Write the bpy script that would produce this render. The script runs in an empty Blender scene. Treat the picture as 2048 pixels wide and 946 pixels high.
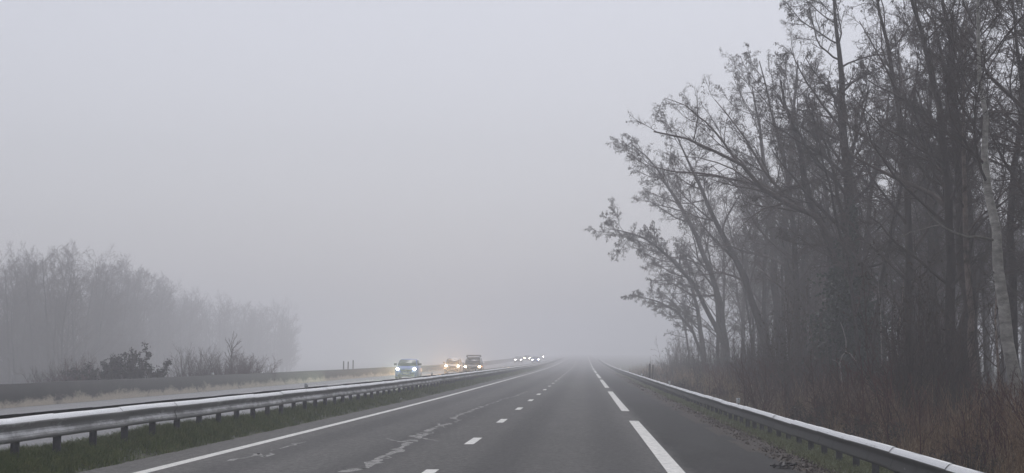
import bpy, math, random
import numpy as np
from mathutils import Vector, Matrix, Euler

R = math.radians
random.seed(7)
scene = bpy.context.scene
COL = scene.collection

# ------------------------------------------------------------------ helpers
CAM = np.array((0.0, 0.0, 1.6))
F = 3925.0                      # focal length of the photograph in its own pixels
YAW = math.atan(146 / F)        # camera turned left of the road axis
PITCH = math.atan(243.5 / F)    # and tilted up


def road_z(y):
    """Long profile of the motorway: a faint hump here, climbing gently far away."""
    y = np.asarray(y, float)
    z = 0.13 * np.exp(-(np.maximum(y, 0) / 55.0) ** 2)
    t = np.clip(y - 200, 0, 230)
    z = z + 0.48 * (t / 230) ** 2 + np.clip(y - 430, 0, 900) * 0.0042
    return z


XS = [-700, -120, -60, -34, -24, -20.2, -19.3, -8.5, -8.0, -7.3, -6.6, 1.2, 3.0, 4.0, 4.6, 8, 12, 30, 120, 700]
ZS = [-6, -6, -6, -5, -1.2, -0.12, -0.10, -0.02, 0.05, 0.12, 0.0, 0.0, -0.054, -0.23, -0.28, -0.42, -0.45, -0.3, 0, 0]


def cross_z(x):
    return np.interp(x, XS, ZS)


def gz(x, y):
    return float(cross_z(x) + road_z(y))


def px(x, y, d):
    """World point seen at photograph pixel (x, y) at distance d along the road."""
    cx, cy = (x - 1024) / F, (473 - y) / F
    v = np.array((cx, 1.0, cy))
    c, s = math.cos(PITCH), math.sin(PITCH)
    v = np.array((v[0], v[1] * c - v[2] * s, v[1] * s + v[2] * c))
    c, s = math.cos(YAW), math.sin(YAW)
    v = np.array((v[0] * c - v[1] * s, v[0] * s + v[1] * c, v[2]))
    return CAM + v * (d / v[1])


class MB:
    """Collects geometry for one mesh object."""
    def __init__(self):
        self.v, self.q, self.t, self.n = [], [], [], 0

    def add(self, verts, quads=None, tris=None):
        verts = np.asarray(verts, float).reshape(-1, 3)
        if quads is not None and len(quads):
            self.q.append(np.asarray(quads, int).reshape(-1, 4) + self.n)
        if tris is not None and len(tris):
            self.t.append(np.asarray(tris, int).reshape(-1, 3) + self.n)
        self.v.append(verts)
        self.n += len(verts)
        return self

    def box(self, x0, x1, y0, y1, z0, z1, m=None):
        v = np.array([(x, y, z) for z in (z0, z1) for y in (y0, y1) for x in (x0, x1)], float)
        if m is not None:
            v = np.array([m @ Vector(p) for p in v])
        return self.add(v, [(0, 2, 3, 1), (4, 5, 7, 6), (0, 1, 5, 4), (2, 6, 7, 3), (0, 4, 6, 2), (1, 3, 7, 5)])

    def tubes(self, P, Rr, sides):
        """P (B,n,3) polylines, Rr (B,n) radii."""
        P = np.asarray(P, float); Rr = np.asarray(Rr, float)
        B, n, _ = P.shape
        if B == 0:
            return self
        T = np.gradient(P, axis=1)
        T /= np.linalg.norm(T, axis=2, keepdims=True) + 1e-9
        mean = T.mean(axis=1)
        ref = np.where(np.abs(mean[:, 2:3]) > 0.8, np.array([[1.0, 0, 0]]), np.array([[0, 0, 1.0]]))[:, None, :]
        U = np.cross(T, np.broadcast_to(ref, T.shape)); U /= np.linalg.norm(U, axis=2, keepdims=True) + 1e-9
        V = np.cross(T, U)
        a = np.arange(sides) * 2 * np.pi / sides
        ring = P[:, :, None, :] + Rr[:, :, None, None] * (np.cos(a)[None, None, :, None] * U[:, :, None, :] + np.sin(a)[None, None, :, None] * V[:, :, None, :])
        b = np.arange(B)[:, None, None] * n * sides
        i = np.arange(n - 1)[None, :, None] * sides
        k = np.arange(sides)[None, None, :]
        k2 = (k + 1) % sides
        q = np.stack([b + i + k, b + i + k2, b + i + sides + k2, b + i + sides + k], axis=-1).reshape(-1, 4)
        return self.add(ring.reshape(-1, 3), q)

    def build(self, name, mat, parent=None, smooth=False, world_offset=None):
        me = bpy.data.meshes.new(name)
        v = np.concatenate(self.v)
        if world_offset is not None:
            v = v - np.asarray(world_offset)
        q = np.concatenate(self.q) if self.q else np.zeros((0, 4), int)
        t = np.concatenate(self.t) if self.t else np.zeros((0, 3), int)
        me.vertices.add(len(v)); me.vertices.foreach_set('co', v.astype(np.float32).ravel())
        loops = np.concatenate([q.ravel(), t.ravel()]).astype(np.int32)
        me.loops.add(len(loops)); me.loops.foreach_set('vertex_index', loops)
        tot = np.concatenate([np.full(len(q), 4), np.full(len(t), 3)]).astype(np.int32)
        st = np.concatenate([[0], np.cumsum(tot)[:-1]]).astype(np.int32)
        me.polygons.add(len(tot)); me.polygons.foreach_set('loop_start', st); me.polygons.foreach_set('loop_total', tot)
        if smooth:
            me.polygons.foreach_set('use_smooth', np.ones(len(tot), bool))
        me.update(calc_edges=True); me.validate()
        if mat is not None:
            me.materials.append(mat)
        o = bpy.data.objects.new(name, me); COL.objects.link(o)
        if parent is not None:
            o.parent = parent
        return o


def tag(o, label=None, cat=None, group=None, kind=None):
    if label: o['label'] = label
    if cat: o['category'] = cat
    if group: o['group'] = group
    if kind: o['kind'] = kind
    return o


def empty(name, loc, rz=0.0):
    o = bpy.data.objects.new(name, None); COL.objects.link(o)
    o.location = loc; o.rotation_euler = (0, 0, rz); o.empty_display_size = 0.3
    return o


def kids(o):
    return [c for c in COL.objects if c.parent == o]


CHILD = {}


def children_of(o):
    if o.name not in CHILD:
        CHILD[o.name] = kids(o)
    return CHILD[o.name]


def copy_tree(o, parent=None):
    c = o.copy(); COL.objects.link(c)
    if parent is not None:
        c.parent = parent
    for ch in children_of(o):
        copy_tree(ch, c)
    return c


# ------------------------------------------------------------------ materials
def new_mat(name):
    m = bpy.data.materials.new(name); m.use_nodes = True
    nt = m.node_tree
    return m, nt, nt.nodes['Principled BSDF']


def noise(nt, scale, detail=4, rough=0.6, stretch=None, coord='pos'):
    n = nt.nodes.new('ShaderNodeTexNoise')
    n.inputs['Scale'].default_value = scale; n.inputs['Detail'].default_value = detail; n.inputs['Roughness'].default_value = rough
    if coord == 'pos':
        g = nt.nodes.new('ShaderNodeNewGeometry'); src = g.outputs['Position']
    else:
        g = nt.nodes.new('ShaderNodeTexCoord'); src = g.outputs['Object']
    if stretch:
        mp = nt.nodes.new('ShaderNodeMapping'); mp.inputs['Scale'].default_value = stretch
        nt.links.new(src, mp.inputs['Vector']); src = mp.outputs['Vector']
    nt.links.new(src, n.inputs['Vector'])
    return n.outputs['Fac']


def ramp(nt, fac, stops):
    r = nt.nodes.new('ShaderNodeValToRGB')
    el = r.color_ramp.elements
    while len(el) < len(stops):
        el.new(0.5)
    for e, (p, c) in zip(el, stops):
        e.position = p; e.color = (*c, 1) if len(c) == 3 else c
    nt.links.new(fac, r.inputs['Fac'])
    return r.outputs['Color']


def mix(nt, fac, a, b, mode='MIX'):
    m = nt.nodes.new('ShaderNodeMix'); m.data_type = 'RGBA'; m.blend_type = mode
    for sock, val in ((m.inputs[0], fac), (m.inputs[6], a), (m.inputs[7], b)):
        if isinstance(val, (int, float)):
            sock.default_value = val
        elif isinstance(val, tuple):
            sock.default_value = (*val, 1)
        else:
            nt.links.new(val, sock)
    return m.outputs[2]


def bump(nt, bsdf, height, strength, dist):
    b = nt.nodes.new('ShaderNodeBump'); b.inputs['Strength'].default_value = strength; b.inputs['Distance'].default_value = dist
    nt.links.new(height, b.inputs['Height']); nt.links.new(b.outputs['Normal'], bsdf.inputs['Normal'])


def simple(name, col, rough=0.6, metal=0.0, col2=None, scale=6.0, stretch=None, coord='pos', bumps=None, lo=0.35, hi=0.65, spec=0.5):
    m, nt, b = new_mat(name)
    b.inputs['Roughness'].default_value = rough; b.inputs['Metallic'].default_value = metal
    b.inputs['Specular IOR Level'].default_value = spec
    b.inputs['Base Color'].default_value = (*col, 1)
    if col2:
        nf = noise(nt, scale, 5, 0.65, stretch, coord)
        nt.links.new(ramp(nt, nf, [(lo, col), (hi, col2)]), b.inputs['Base Color'])
        if bumps:
            bump(nt, b, nf, *bumps)
    return m


def emit(name, col, strength):
    m, nt, b = new_mat(name)
    b.inputs['Base Color'].default_value = (0.8, 0.8, 0.8, 1)
    b.inputs['Emission Color'].default_value = (*col, 1); b.inputs['Emission Strength'].default_value = strength
    return m


def asphalt(name, dark, light, rough, tracks, shoulder=False, spec=0.12):
    m, nt, b = new_mat(name)
    big = noise(nt, 0.12, 5, 0.6, (1.0, 0.12, 1.0))
    base = ramp(nt, big, [(0.3, dark), (0.7, light)])
    fine = noise(nt, 55, 2, 0.7)
    base = mix(nt, 0.75, base, ramp(nt, fine, [(0.3, (0.5, 0.5, 0.5)), (0.75, (1.45, 1.45, 1.45))]), 'MULTIPLY')
    grit = noise(nt, 11, 3, 0.75, (1, 0.4, 1))
    base = mix(nt, 1.0, base, ramp(nt, grit, [(0.3, (0.62, 0.62, 0.62)), (0.7, (1.38, 1.38, 1.38))]), 'MULTIPLY')
    blot = noise(nt, 1.6, 6, 0.7, (1, 0.25, 1))
    base = mix(nt, 1.0, base, ramp(nt, blot, [(0.35, (0.8, 0.8, 0.8)), (0.65, (1.12, 1.12, 1.12))]), 'MULTIPLY')
    # polished wheel tracks along the lanes
    g = nt.nodes.new('ShaderNodeNewGeometry'); sx = nt.nodes.new('ShaderNodeSeparateXYZ'); nt.links.new(g.outputs['Position'], sx.inputs[0])
    acc = None
    for tx in tracks:
        s = nt.nodes.new('ShaderNodeMath'); s.operation = 'SUBTRACT'; nt.links.new(sx.outputs[0], s.inputs[0]); s.inputs[1].default_value = tx
        a = nt.nodes.new('ShaderNodeMath'); a.operation = 'ABSOLUTE'; nt.links.new(s.outputs[0], a.inputs[0])
        mr = nt.nodes.new('ShaderNodeMapRange'); mr.interpolation_type = 'SMOOTHSTEP'
        nt.links.new(a.outputs[0], mr.inputs[0]); mr.inputs[1].default_value = 0.12; mr.inputs[2].default_value = 0.6
        mr.inputs[3].default_value = 1; mr.inputs[4].default_value = 0
        if acc is None:
            acc = mr.outputs[0]
        else:
            mx = nt.nodes.new('ShaderNodeMath'); mx.operation = 'MAXIMUM'; nt.links.new(acc, mx.inputs[0]); nt.links.new(mr.outputs[0], mx.inputs[1]); acc = mx.outputs[0]
    if acc is not None:
        base = mix(nt, acc, base, mix(nt, 1.0, base, (0.72, 0.72, 0.73), 'MULTIPLY'))
    if shoulder:
        # the hard shoulder carries an older, darker surfacing
        wob = nt.nodes.new('ShaderNodeMath'); wob.operation = 'MULTIPLY_ADD'; nt.links.new(blot, wob.inputs[0]); wob.inputs[1].default_value = 0.5; nt.links.new(sx.outputs[0], wob.inputs[2])
        ms = nt.nodes.new('ShaderNodeMapRange'); nt.links.new(wob.outputs[0], ms.inputs[0]); ms.inputs[1].default_value = 1.45; ms.inputs[2].default_value = 1.75
        base = mix(nt, ms.outputs[0], base, mix(nt, 1.0, base, (0.27, 0.27, 0.27), 'MULTIPLY'))
    nt.links.new(base, b.inputs['Base Color'])
    rr = nt.nodes.new('ShaderNodeMapRange'); nt.links.new(blot, rr.inputs[0]); rr.inputs[1].default_value = 0.3; rr.inputs[2].default_value = 0.7
    rr.inputs[3].default_value = rough - 0.08; rr.inputs[4].default_value = rough + 0.1
    nt.links.new(rr.outputs[0], b.inputs['Roughness'])
    bump(nt, b, fine, 0.5, 0.008)
    b.inputs['Specular IOR Level'].default_value = spec
    return m


M = {}
M['asphalt'] = asphalt('asphalt', (0.088, 0.086, 0.081), (0.138, 0.135, 0.127), 0.8, [-4.9, -3.2, -1.25, 0.45], True)
M['asphalt_far'] = asphalt('asphalt_far_side', (0.085, 0.085, 0.088), (0.12, 0.12, 0.122), 0.5, [-11.8, -10.1, -15.4, -13.7], False, 0.5)


def paint_mat():
    m, nt, b = new_mat('road_paint')
    wear = noise(nt, 9, 6, 0.75, (1, 0.35, 1))
    c = ramp(nt, wear, [(0.27, (0.18, 0.18, 0.175)), (0.40, (0.52, 0.515, 0.48)), (0.62, (0.74, 0.73, 0.68))])
    nt.links.new(c, b.inputs['Base Color']); b.inputs['Roughness'].default_value = 0.6
    return m


M['paint'] = paint_mat()
def residue_mat():
    m, nt, b = new_mat('crack_residue')
    f = noise(nt, 6.0, 6, 0.75); f2 = noise(nt, 45, 3, 0.7)
    b.inputs['Base Color'].default_value = (0.38, 0.375, 0.355, 1); b.inputs['Roughness'].default_value = 0.8
    k = mix(nt, 0.4, ramp(nt, f, [(0.38, (0, 0, 0)), (0.6, (1, 1, 1))]), ramp(nt, f2, [(0.35, (0, 0, 0)), (0.65, (1, 1, 1))]))
    mr = nt.nodes.new('ShaderNodeMapRange'); nt.links.new(k, mr.inputs[0]); mr.inputs[3].default_value = 0.12; mr.inputs[4].default_value = 1.0
    nt.links.new(mr.outputs[0], b.inputs['Alpha'])
    return m


M['seal'] = residue_mat()
M['soil'] = simple('soil', (0.035, 0.028, 0.022), 0.9, 0, (0.075, 0.062, 0.045), 2.2, lo=0.3, hi=0.7, bumps=(0.6, 0.05))


def verge_mat():
    m, nt, b = new_mat('verge_soil_and_moss')
    a = noise(nt, 1.1, 6, 0.7); f = noise(nt, 14, 4, 0.7)
    soil = ramp(nt, f, [(0.3, (0.022, 0.018, 0.015)), (0.7, (0.075, 0.06, 0.047))])
    moss = ramp(nt, f, [(0.3, (0.028, 0.034, 0.014)), (0.7, (0.085, 0.095, 0.045))])
    g = nt.nodes.new('ShaderNodeNewGeometry'); sx = nt.nodes.new('ShaderNodeSeparateXYZ'); nt.links.new(g.outputs['Position'], sx.inputs[0])
    mr = nt.nodes.new('ShaderNodeMapRange'); nt.links.new(sx.outputs[0], mr.inputs[0])
    mr.inputs[1].default_value = 3.2; mr.inputs[2].default_value = 4.2; mr.inputs[3].default_value = -0.35; mr.inputs[4].default_value = 0.25
    ad = nt.nodes.new('ShaderNodeMath'); ad.operation = 'ADD'; nt.links.new(a, ad.inputs[0]); nt.links.new(mr.outputs[0], ad.inputs[1])
    k = ramp(nt, ad.outputs[0], [(0.45, (0, 0, 0)), (0.62, (1, 1, 1))])
    nt.links.new(mix(nt, k, soil, moss), b.inputs['Base Color']); b.inputs['Roughness'].default_value = 0.95
    bump(nt, b, f, 0.8, 0.05)
    return m


M['verge'] = verge_mat()
M['turf'] = simple('median_turf', (0.025, 0.03, 0.012), 0.95, 0, (0.06, 0.065, 0.03), 5.0, bumps=(0.7, 0.05))
M['terrain'] = simple('terrain', (0.03, 0.035, 0.018), 0.95, 0, (0.065, 0.06, 0.035), 0.25)


def grass_mat(name, stops, scale=3.0):
    m, nt, b = new_mat(name)
    f = noise(nt, scale, 5, 0.7); f2 = noise(nt, scale * 14, 2, 0.6)
    mm = nt.nodes.new('ShaderNodeMix'); mm.data_type = 'FLOAT'; mm.inputs[0].default_value = 0.5
    nt.links.new(f, mm.inputs[2]); nt.links.new(f2, mm.inputs[3])
    nt.links.new(ramp(nt, mm.outputs[0], stops), b.inputs['Base Color'])
    b.inputs['Roughness'].default_value = 0.7; b.inputs['Specular IOR Level'].default_value = 0.25
    return m


M['grass'] = grass_mat('median_grass', [(0.34, (0.042, 0.070, 0.014)), (0.5, (0.13, 0.17, 0.045)), (0.66, (0.27, 0.26, 0.11))])
M['pale_grass'] = grass_mat('verge_grass', [(0.34, (0.07, 0.085, 0.026)), (0.5, (0.20, 0.22, 0.09)), (0.64, (0.50, 0.53, 0.39))])
M['dry_grass'] = grass_mat('dry_grass', [(0.36, (0.07, 0.045, 0.032)), (0.46, (0.22, 0.14, 0.085)), (0.54, (0.42, 0.29, 0.18)), (0.64, (0.66, 0.54, 0.38))], 1.3)
M['litter'] = grass_mat('leaf_litter', [(0.34, (0.045, 0.034, 0.026)), (0.52, (0.10, 0.075, 0.056)), (0.68, (0.20, 0.16, 0.115))])


def steel_mat(name, col, dirt_shade, lo, hi, rough, face=0.0):
    m, nt, b = new_mat(name)
    n1 = noise(nt, 2.2, 6, 0.7, (1, 0.35, 1.6)); n2 = noise(nt, 40, 3, 0.6)
    # grime with painted shade darkens upright faces; upturned lip left bright as if sky-lit
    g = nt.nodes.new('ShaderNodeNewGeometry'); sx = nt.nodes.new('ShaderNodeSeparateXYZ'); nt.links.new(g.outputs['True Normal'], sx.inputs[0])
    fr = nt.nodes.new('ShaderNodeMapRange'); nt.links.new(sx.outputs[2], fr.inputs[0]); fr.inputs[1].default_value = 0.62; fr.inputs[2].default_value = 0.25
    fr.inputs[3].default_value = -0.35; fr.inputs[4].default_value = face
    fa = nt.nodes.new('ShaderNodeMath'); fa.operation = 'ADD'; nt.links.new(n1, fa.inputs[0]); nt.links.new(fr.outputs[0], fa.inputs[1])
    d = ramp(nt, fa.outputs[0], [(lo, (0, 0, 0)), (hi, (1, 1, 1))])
    base = mix(nt, 0.6, col, ramp(nt, n2, [(0.3, (0.75, 0.75, 0.75)), (0.7, (1.15, 1.15, 1.15))]), 'MULTIPLY')
    nt.links.new(mix(nt, d, base, dirt_shade), b.inputs['Base Color'])
    inv = nt.nodes.new('ShaderNodeMapRange'); nt.links.new(d, inv.inputs[0]); inv.inputs[3].default_value = 0.85; inv.inputs[4].default_value = 0.0
    nt.links.new(inv.outputs[0], b.inputs['Metallic'])
    rr = nt.nodes.new('ShaderNodeMapRange'); nt.links.new(d, rr.inputs[0]); rr.inputs[3].default_value = rough; rr.inputs[4].default_value = 0.8
    nt.links.new(rr.outputs[0], b.inputs['Roughness'])
    bump(nt, b, n2, 0.15, 0.004)
    return m


M['steel'] = steel_mat('galvanised_steel', (0.72, 0.73, 0.73), (0.19, 0.19, 0.185), 0.45, 0.75, 0.36, 0.34)
M['steel_dirt_shade'] = steel_mat('grimy_shade_toned_steel', (0.72, 0.73, 0.73), (0.032, 0.031, 0.025), 0.38, 0.58, 0.40, 0.62)
M['post'] = simple('post_steel', (0.07, 0.072, 0.074), 0.6, 0.1, (0.025, 0.025, 0.023), 9.0)
M['bolt'] = simple('bolt', (0.05, 0.05, 0.05), 0.6, 0.5)
M['white'] = simple('white_plastic', (0.9, 0.9, 0.89), 0.5)
M['reflector'] = simple('reflector_grey', (0.45, 0.46, 0.48), 0.2)


def concrete_mat():
    m, nt, b = new_mat('stained_concrete')
    n1 = noise(nt, 1.5, 7, 0.78, (1, 0.28, 0.8)); n2 = noise(nt, 25, 4, 0.6)
    g = nt.nodes.new('ShaderNodeNewGeometry'); sx = nt.nodes.new('ShaderNodeSeparateXYZ'); nt.links.new(g.outputs['Position'], sx.inputs[0])
    # dry pale splash zone with a ragged edge above the foot of the wall
    mr = nt.nodes.new('ShaderNodeMapRange'); nt.links.new(sx.outputs[2], mr.inputs[0])
    mr.inputs[1].default_value = 0.0; mr.inputs[2].default_value = 0.46; mr.inputs[3].default_value = 0.22; mr.inputs[4].default_value = -0.16
    ad = nt.nodes.new('ShaderNodeMath'); ad.operation = 'ADD'; nt.links.new(n1, ad.inputs[0]); nt.links.new(mr.outputs[0], ad.inputs[1])
    k = ramp(nt, ad.outputs[0], [(0.52, (0, 0, 0)), (0.68, (1, 1, 1))])
    dark = ramp(nt, n1, [(0.3, (0.016, 0.016, 0.015)), (0.7, (0.045, 0.043, 0.040))])
    pale = ramp(nt, n2, [(0.3, (0.26, 0.225, 0.175)), (0.7, (0.48, 0.42, 0.33))])
    nt.links.new(mix(nt, k, dark, pale), b.inputs['Base Color']); b.inputs['Roughness'].default_value = 0.85
    bump(nt, b, n2, 0.3, 0.01)
    return m


M['concrete'] = concrete_mat()


def bark_mat(name, a, c, scale=4.0, stretch=(1, 1, 0.25)):
    m, nt, b = new_mat(name)
    f = noise(nt, scale, 6, 0.7, stretch, 'obj')
    oi = nt.nodes.new('ShaderNodeObjectInfo')
    v = nt.nodes.new('ShaderNodeMapRange'); nt.links.new(oi.outputs['Random'], v.inputs[0]); v.inputs[3].default_value = 0.75; v.inputs[4].default_value = 1.25
    cm = nt.nodes.new('ShaderNodeCombineColor')
    for i in range(3):
        nt.links.new(v.outputs[0], cm.inputs[i])
    nt.links.new(mix(nt, 1.0, ramp(nt, f, [(0.3, a), (0.7, c)]), cm.outputs[0], 'MULTIPLY'), b.inputs['Base Color'])
    b.inputs['Roughness'].default_value = 0.85; b.inputs['Specular IOR Level'].default_value = 0.3
    bump(nt, b, f, 0.6, 0.03)
    return m


M['bark'] = bark_mat('bark', (0.026, 0.018, 0.015), (0.090, 0.066, 0.054))
M['twig'] = bark_mat('twig_bark', (0.062, 0.045, 0.039), (0.135, 0.100, 0.085))
M['red_twig'] = bark_mat('red_twig_bark', (0.070, 0.028, 0.026), (0.14, 0.062, 0.052))
M['birch'] = bark_mat('birch_bark', (0.22, 0.20, 0.175), (0.80, 0.77, 0.70), 3.2, (1.0, 1.0, 2.2))
M['birch_red'] = bark_mat('flaking_birch_bark', (0.05, 0.04, 0.035), (0.46, 0.36, 0.30), 2.6, (1, 1, 1.1))
M['pale_wood'] = bark_mat('pale_stem', (0.22, 0.20, 0.17), (0.42, 0.39, 0.34), 5)
M['dead_leaf'] = simple('dead_leaf', (0.065, 0.05, 0.04), 0.8, 0, (0.12, 0.09, 0.065), 5.0, spec=0.2)
M['ivy'] = simple('ivy_leaf', (0.006, 0.013, 0.004), 0.5, 0, (0.028, 0.050, 0.016), 8.0, spec=0.4)
M['evergreen'] = simple('evergreen_leaf', (0.030, 0.028, 0.022), 0.6, 0, (0.075, 0.062, 0.05), 6.0, spec=0.3)
M['stake'] = simple('weathered_wood', (0.08, 0.06, 0.05), 0.85, 0, (0.14, 0.11, 0.09), 12.0)
M['rubber_scrap'] = simple('wet_debris', (0.018, 0.016, 0.014), 0.7, 0, (0.04, 0.034, 0.028), 18.0)

# cars
M['tyre'] = simple('tyre_rubber', (0.02, 0.02, 0.02), 0.8)
M['rim'] = simple('alloy_rim', (0.45, 0.45, 0.46), 0.35, 0.8)
M['glass'] = simple('car_glass', (0.03, 0.034, 0.04), 0.12, 0, spec=0.6)
M['trim'] = simple('black_trim', (0.022, 0.022, 0.024), 0.5)
M['plate'] = simple('plate_white', (0.7, 0.7, 0.68), 0.4)
M['chrome'] = simple('chrome', (0.7, 0.7, 0.7), 0.2, 1.0)
M['blue_paint'] = simple('blue_car_paint', (0.025, 0.085, 0.46), 0.5, 0.0, spec=0.3)
M['dark_paint'] = simple('dark_car_paint', (0.016, 0.016, 0.017), 0.3, 0.2)
M['grey_paint'] = simple('grey_car_paint', (0.30, 0.30, 0.31), 0.3, 0.2)
M['silver'] = simple('silver_trim', (0.6, 0.6, 0.6), 0.35, 0.6)
M['lamp_cool'] = emit('headlamp_cool', (0.93, 1.0, 0.88), 26)
M['lamp_warm'] = emit('headlamp_warm', (1.0, 0.80, 0.50), 30)
M['lamp_far'] = emit('headlamp_distant', (1.0, 0.98, 0.92), 45)
M['lamp_far_yellow'] = emit('headlamp_distant_yellow', (1.0, 0.93, 0.62), 45)
M['indicator'] = emit('indicator_amber', (1.0, 0.32, 0.06), 3)

# ------------------------------------------------------------------ ground, roads, markings
Y_STEPS = np.concatenate([np.arange(-70, 20, 10), np.arange(20, 120, 2.0), np.arange(120, 480, 8), np.arange(480, 1400, 40), np.arange(1400, 2951, 155)])


def strip(xs, ys, zoff, name, mat, kind='structure', zfun=None):
    X, Y = np.meshgrid(xs, ys)
    Z = (cross_z(X) if zfun is None else zfun(X, Y)) + road_z(Y) + zoff
    n, m = X.shape
    i = np.arange(n - 1)[:, None] * m + np.arange(m - 1)[None, :]
    q = np.stack([i, i + 1, i + m + 1, i + m], -1).reshape(-1, 4)
    o = MB().add(np.stack([X, Y, Z], -1).reshape(-1, 3), q).build(name, mat, None, True)
    tag(o, kind=kind)
    return o


ground_xs = sorted(set(XS + [-300, -45, -29, -22, -15, -11, -3, 6, 10, 16, 60, 300]))
strip([x for x in ground_xs if abs(x) <= 660] + [-650, 650] if False else np.clip(np.array(ground_xs, float), -650, 650), Y_STEPS, -0.10, 'ground', M['terrain'])
strip(np.array([-6.62, -2, 1.2, 3.25]), Y_STEPS, 0.0, 'road', M['asphalt'])
strip(np.array([-19.36, -14, -8.45]), Y_STEPS, 0.0, 'opposite_road', M['asphalt_far'])


def paint_quads(name, bars):
    mb = MB()
    for (xc, w, y0, y1) in bars:
        ys = np.concatenate([[y0], Y_STEPS[(Y_STEPS > y0) & (Y_STEPS < y1)], [y1]])
        L = np.stack([np.full_like(ys, xc - w / 2), ys, cross_z(np.full_like(ys, xc - w / 2)) + road_z(ys) + 0.005], -1)
        Rr = np.stack([np.full_like(ys, xc + w / 2), ys, cross_z(np.full_like(ys, xc + w / 2)) + road_z(ys) + 0.005], -1)
        n = len(ys)
        i = np.arange(n - 1)
        mb.add(np.concatenate([L, Rr]), np.stack([i, i + n, i + n + 1, i + 1], -1))
    o = mb.build(name, M['paint'])
    tag(o, kind='structure')


paint_quads('edge_marking', [(-5.80, 0.19, -60, 1400)])
dash = [-27, -14, -1, 12, 25.0, 36.1, 48.5] + [61 + 13 * k for k in range(60)]
paint_quads('lane_marking', [(-2.05, 0.17, d - 1.5, d + 1.5) for d in dash])
paint_quads('shoulder_marking', [(1.19, 0.235, -45, -7), (1.19, 0.235, 5, 48.6), (1.19, 0.235, 58.2, 94.5), (1.19, 0.235, 106.5, 147), (1.19, 0.235, 158.5, 202)] +
            [(1.19, 0.235, 214 + 52 * k, 253 + 52 * k) for k in range(14)])
paint_quads('opposite_edge_marking', [(-9.2, 0.2, -60, 1400)])
paint_quads('opposite_lane_marking', [(-12.75, 0.15, 4 + 13 * k, 7 + 13 * k) for k in range(60)])
paint_quads('opposite_shoulder_marking', [(-16.3, 0.22, 8 + 52 * k, 47 + 52 * k) for k in range(16)])


# pale residue along the old cracks of the left lane
def crack_ribbons():
    rng = np.random.default_rng(5)
    mb = MB()

    def on_road(x, y):
        # ray / road plane with h about 1.53
        d = 40.0
        for _ in range(6):
            p = px(x, y, d)
            d = d * (1.6 - float(road_z(d))) / max(1.6 - p[2], 0.01)
        return px(x, y, d)[:2]

    def rib(pts, w, jag):
        P = [on_road(*p) for p in pts]
        out = []
        for a, b in zip(P[:-1], P[1:]):
            n = max(3, int(np.linalg.norm(b - a) / 0.35))
            for t in np.arange(n) / n:
                out.append(a + (b - a) * t + np.array((rng.normal(0, jag), rng.normal(0, jag * 2.2))))
        out = np.array(out)
        wv = 1.7 * w * np.clip(0.25 + 0.9 * np.abs(np.sin(np.arange(len(out)) * 0.37 + rng.uniform(0, 6))) * rng.uniform(0.3, 1.3, len(out)), 0.08, 1.4)
        L = np.stack([out[:, 0] - wv / 2, out[:, 1], road_z(out[:, 1]) + 0.004], -1)
        Rr = np.stack([out[:, 0] + wv / 2, out[:, 1] + wv * rng.normal(0, 1.0, len(out)), road_z(out[:, 1]) + 0.004], -1)
        n = len(out); i = np.arange(n - 1)
        mb.add(np.concatenate([L, Rr]), np.stack([i, i + n, i + n + 1, i + 1], -1))

    rib([(690, 944), (712, 938), (733, 938), (745, 925), (772, 912), (790, 906), (803, 897), (812, 886), (800, 884), (822, 880), (838, 884)], 0.10, 0.035)
    rib([(715, 940), (738, 936), (760, 921), (788, 909)], 0.07, 0.04)
    rib([(822, 870), (838, 878), (848, 868), (862, 858), (880, 852), (900, 846)], 0.09, 0.045)
    rib([(826, 866), (850, 872), (866, 862)], 0.07, 0.04)
    rib([(770, 877), (800, 884), (840, 876), (885, 884)], 0.035, 0.03)
    rib([(905, 838), (912, 832), (925, 828), (945, 820), (968, 812)], 0.09, 0.04)
    rib([(907, 834), (918, 842), (905, 846)], 0.06, 0.04)
    rib([(940, 833), (950, 834)], 0.05, 0.03)
    rib([(968, 812), (990, 805), (1005, 798), (1030, 793), (1055, 782)], 0.06, 0.05)
    rib([(465, 921), (490, 916), (510, 908), (530, 914), (548, 904)], 0.07, 0.04)
    rib([(540, 902), (560, 898), (590, 888), (618, 882)], 0.045, 0.03)
    rib([(515, 911), (534, 917)], 0.05, 0.03)
    rib([(870, 846), (895, 857)], 0.04, 0.03)
    o = mb.build('road_crack_residue', M['seal'])
    tag(o, kind='structure')


crack_ribbons()


# uneven strips of earth beside the asphalt
def vnoise(x, y, seed, s):
    """cheap smooth value noise"""
    x = x * s; y = y * s
    xi = np.floor(x).astype(int); yi = np.floor(y).astype(int)
    fx = x - xi; fy = y - yi
    fx = fx * fx * (3 - 2 * fx); fy = fy * fy * (3 - 2 * fy)

    def h(a, b):
        v = np.sin(a * 127.1 + b * 311.7 + seed * 74.7) * 43758.5453
        return v - np.floor(v)
    return (h(xi, yi) * (1 - fx) + h(xi + 1, yi) * fx) * (1 - fy) + (h(xi, yi + 1) * (1 - fx) + h(xi + 1, yi + 1) * fx) * fy


def fbm(x, y, seed, s):
    return vnoise(x, y, seed, s) * 0.55 + vnoise(x, y, seed + 1, s * 2.3) * 0.3 + vnoise(x, y, seed + 2, s * 5.1) * 0.15 - 0.5


def y_graded(a, b, s0, g):
    y = [a]
    while y[-1] < b:
        y.append(y[-1] + s0 + g * max(0, y[-1] - 20))
    return np.array(y)


def median_z(x, y):
    e = np.clip((-6.5 - x) / 0.5, 0, 1) * np.clip((x + 8.55) / 0.3, 0, 1)
    return cross_z(x) + e * (0.02 + 0.10 * (fbm(x, y, 3, 0.8) + 0.4)) - 0.03 * (1 - e) + 0.05 * fbm(x, y, 9, 0.9) - 0.02


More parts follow.
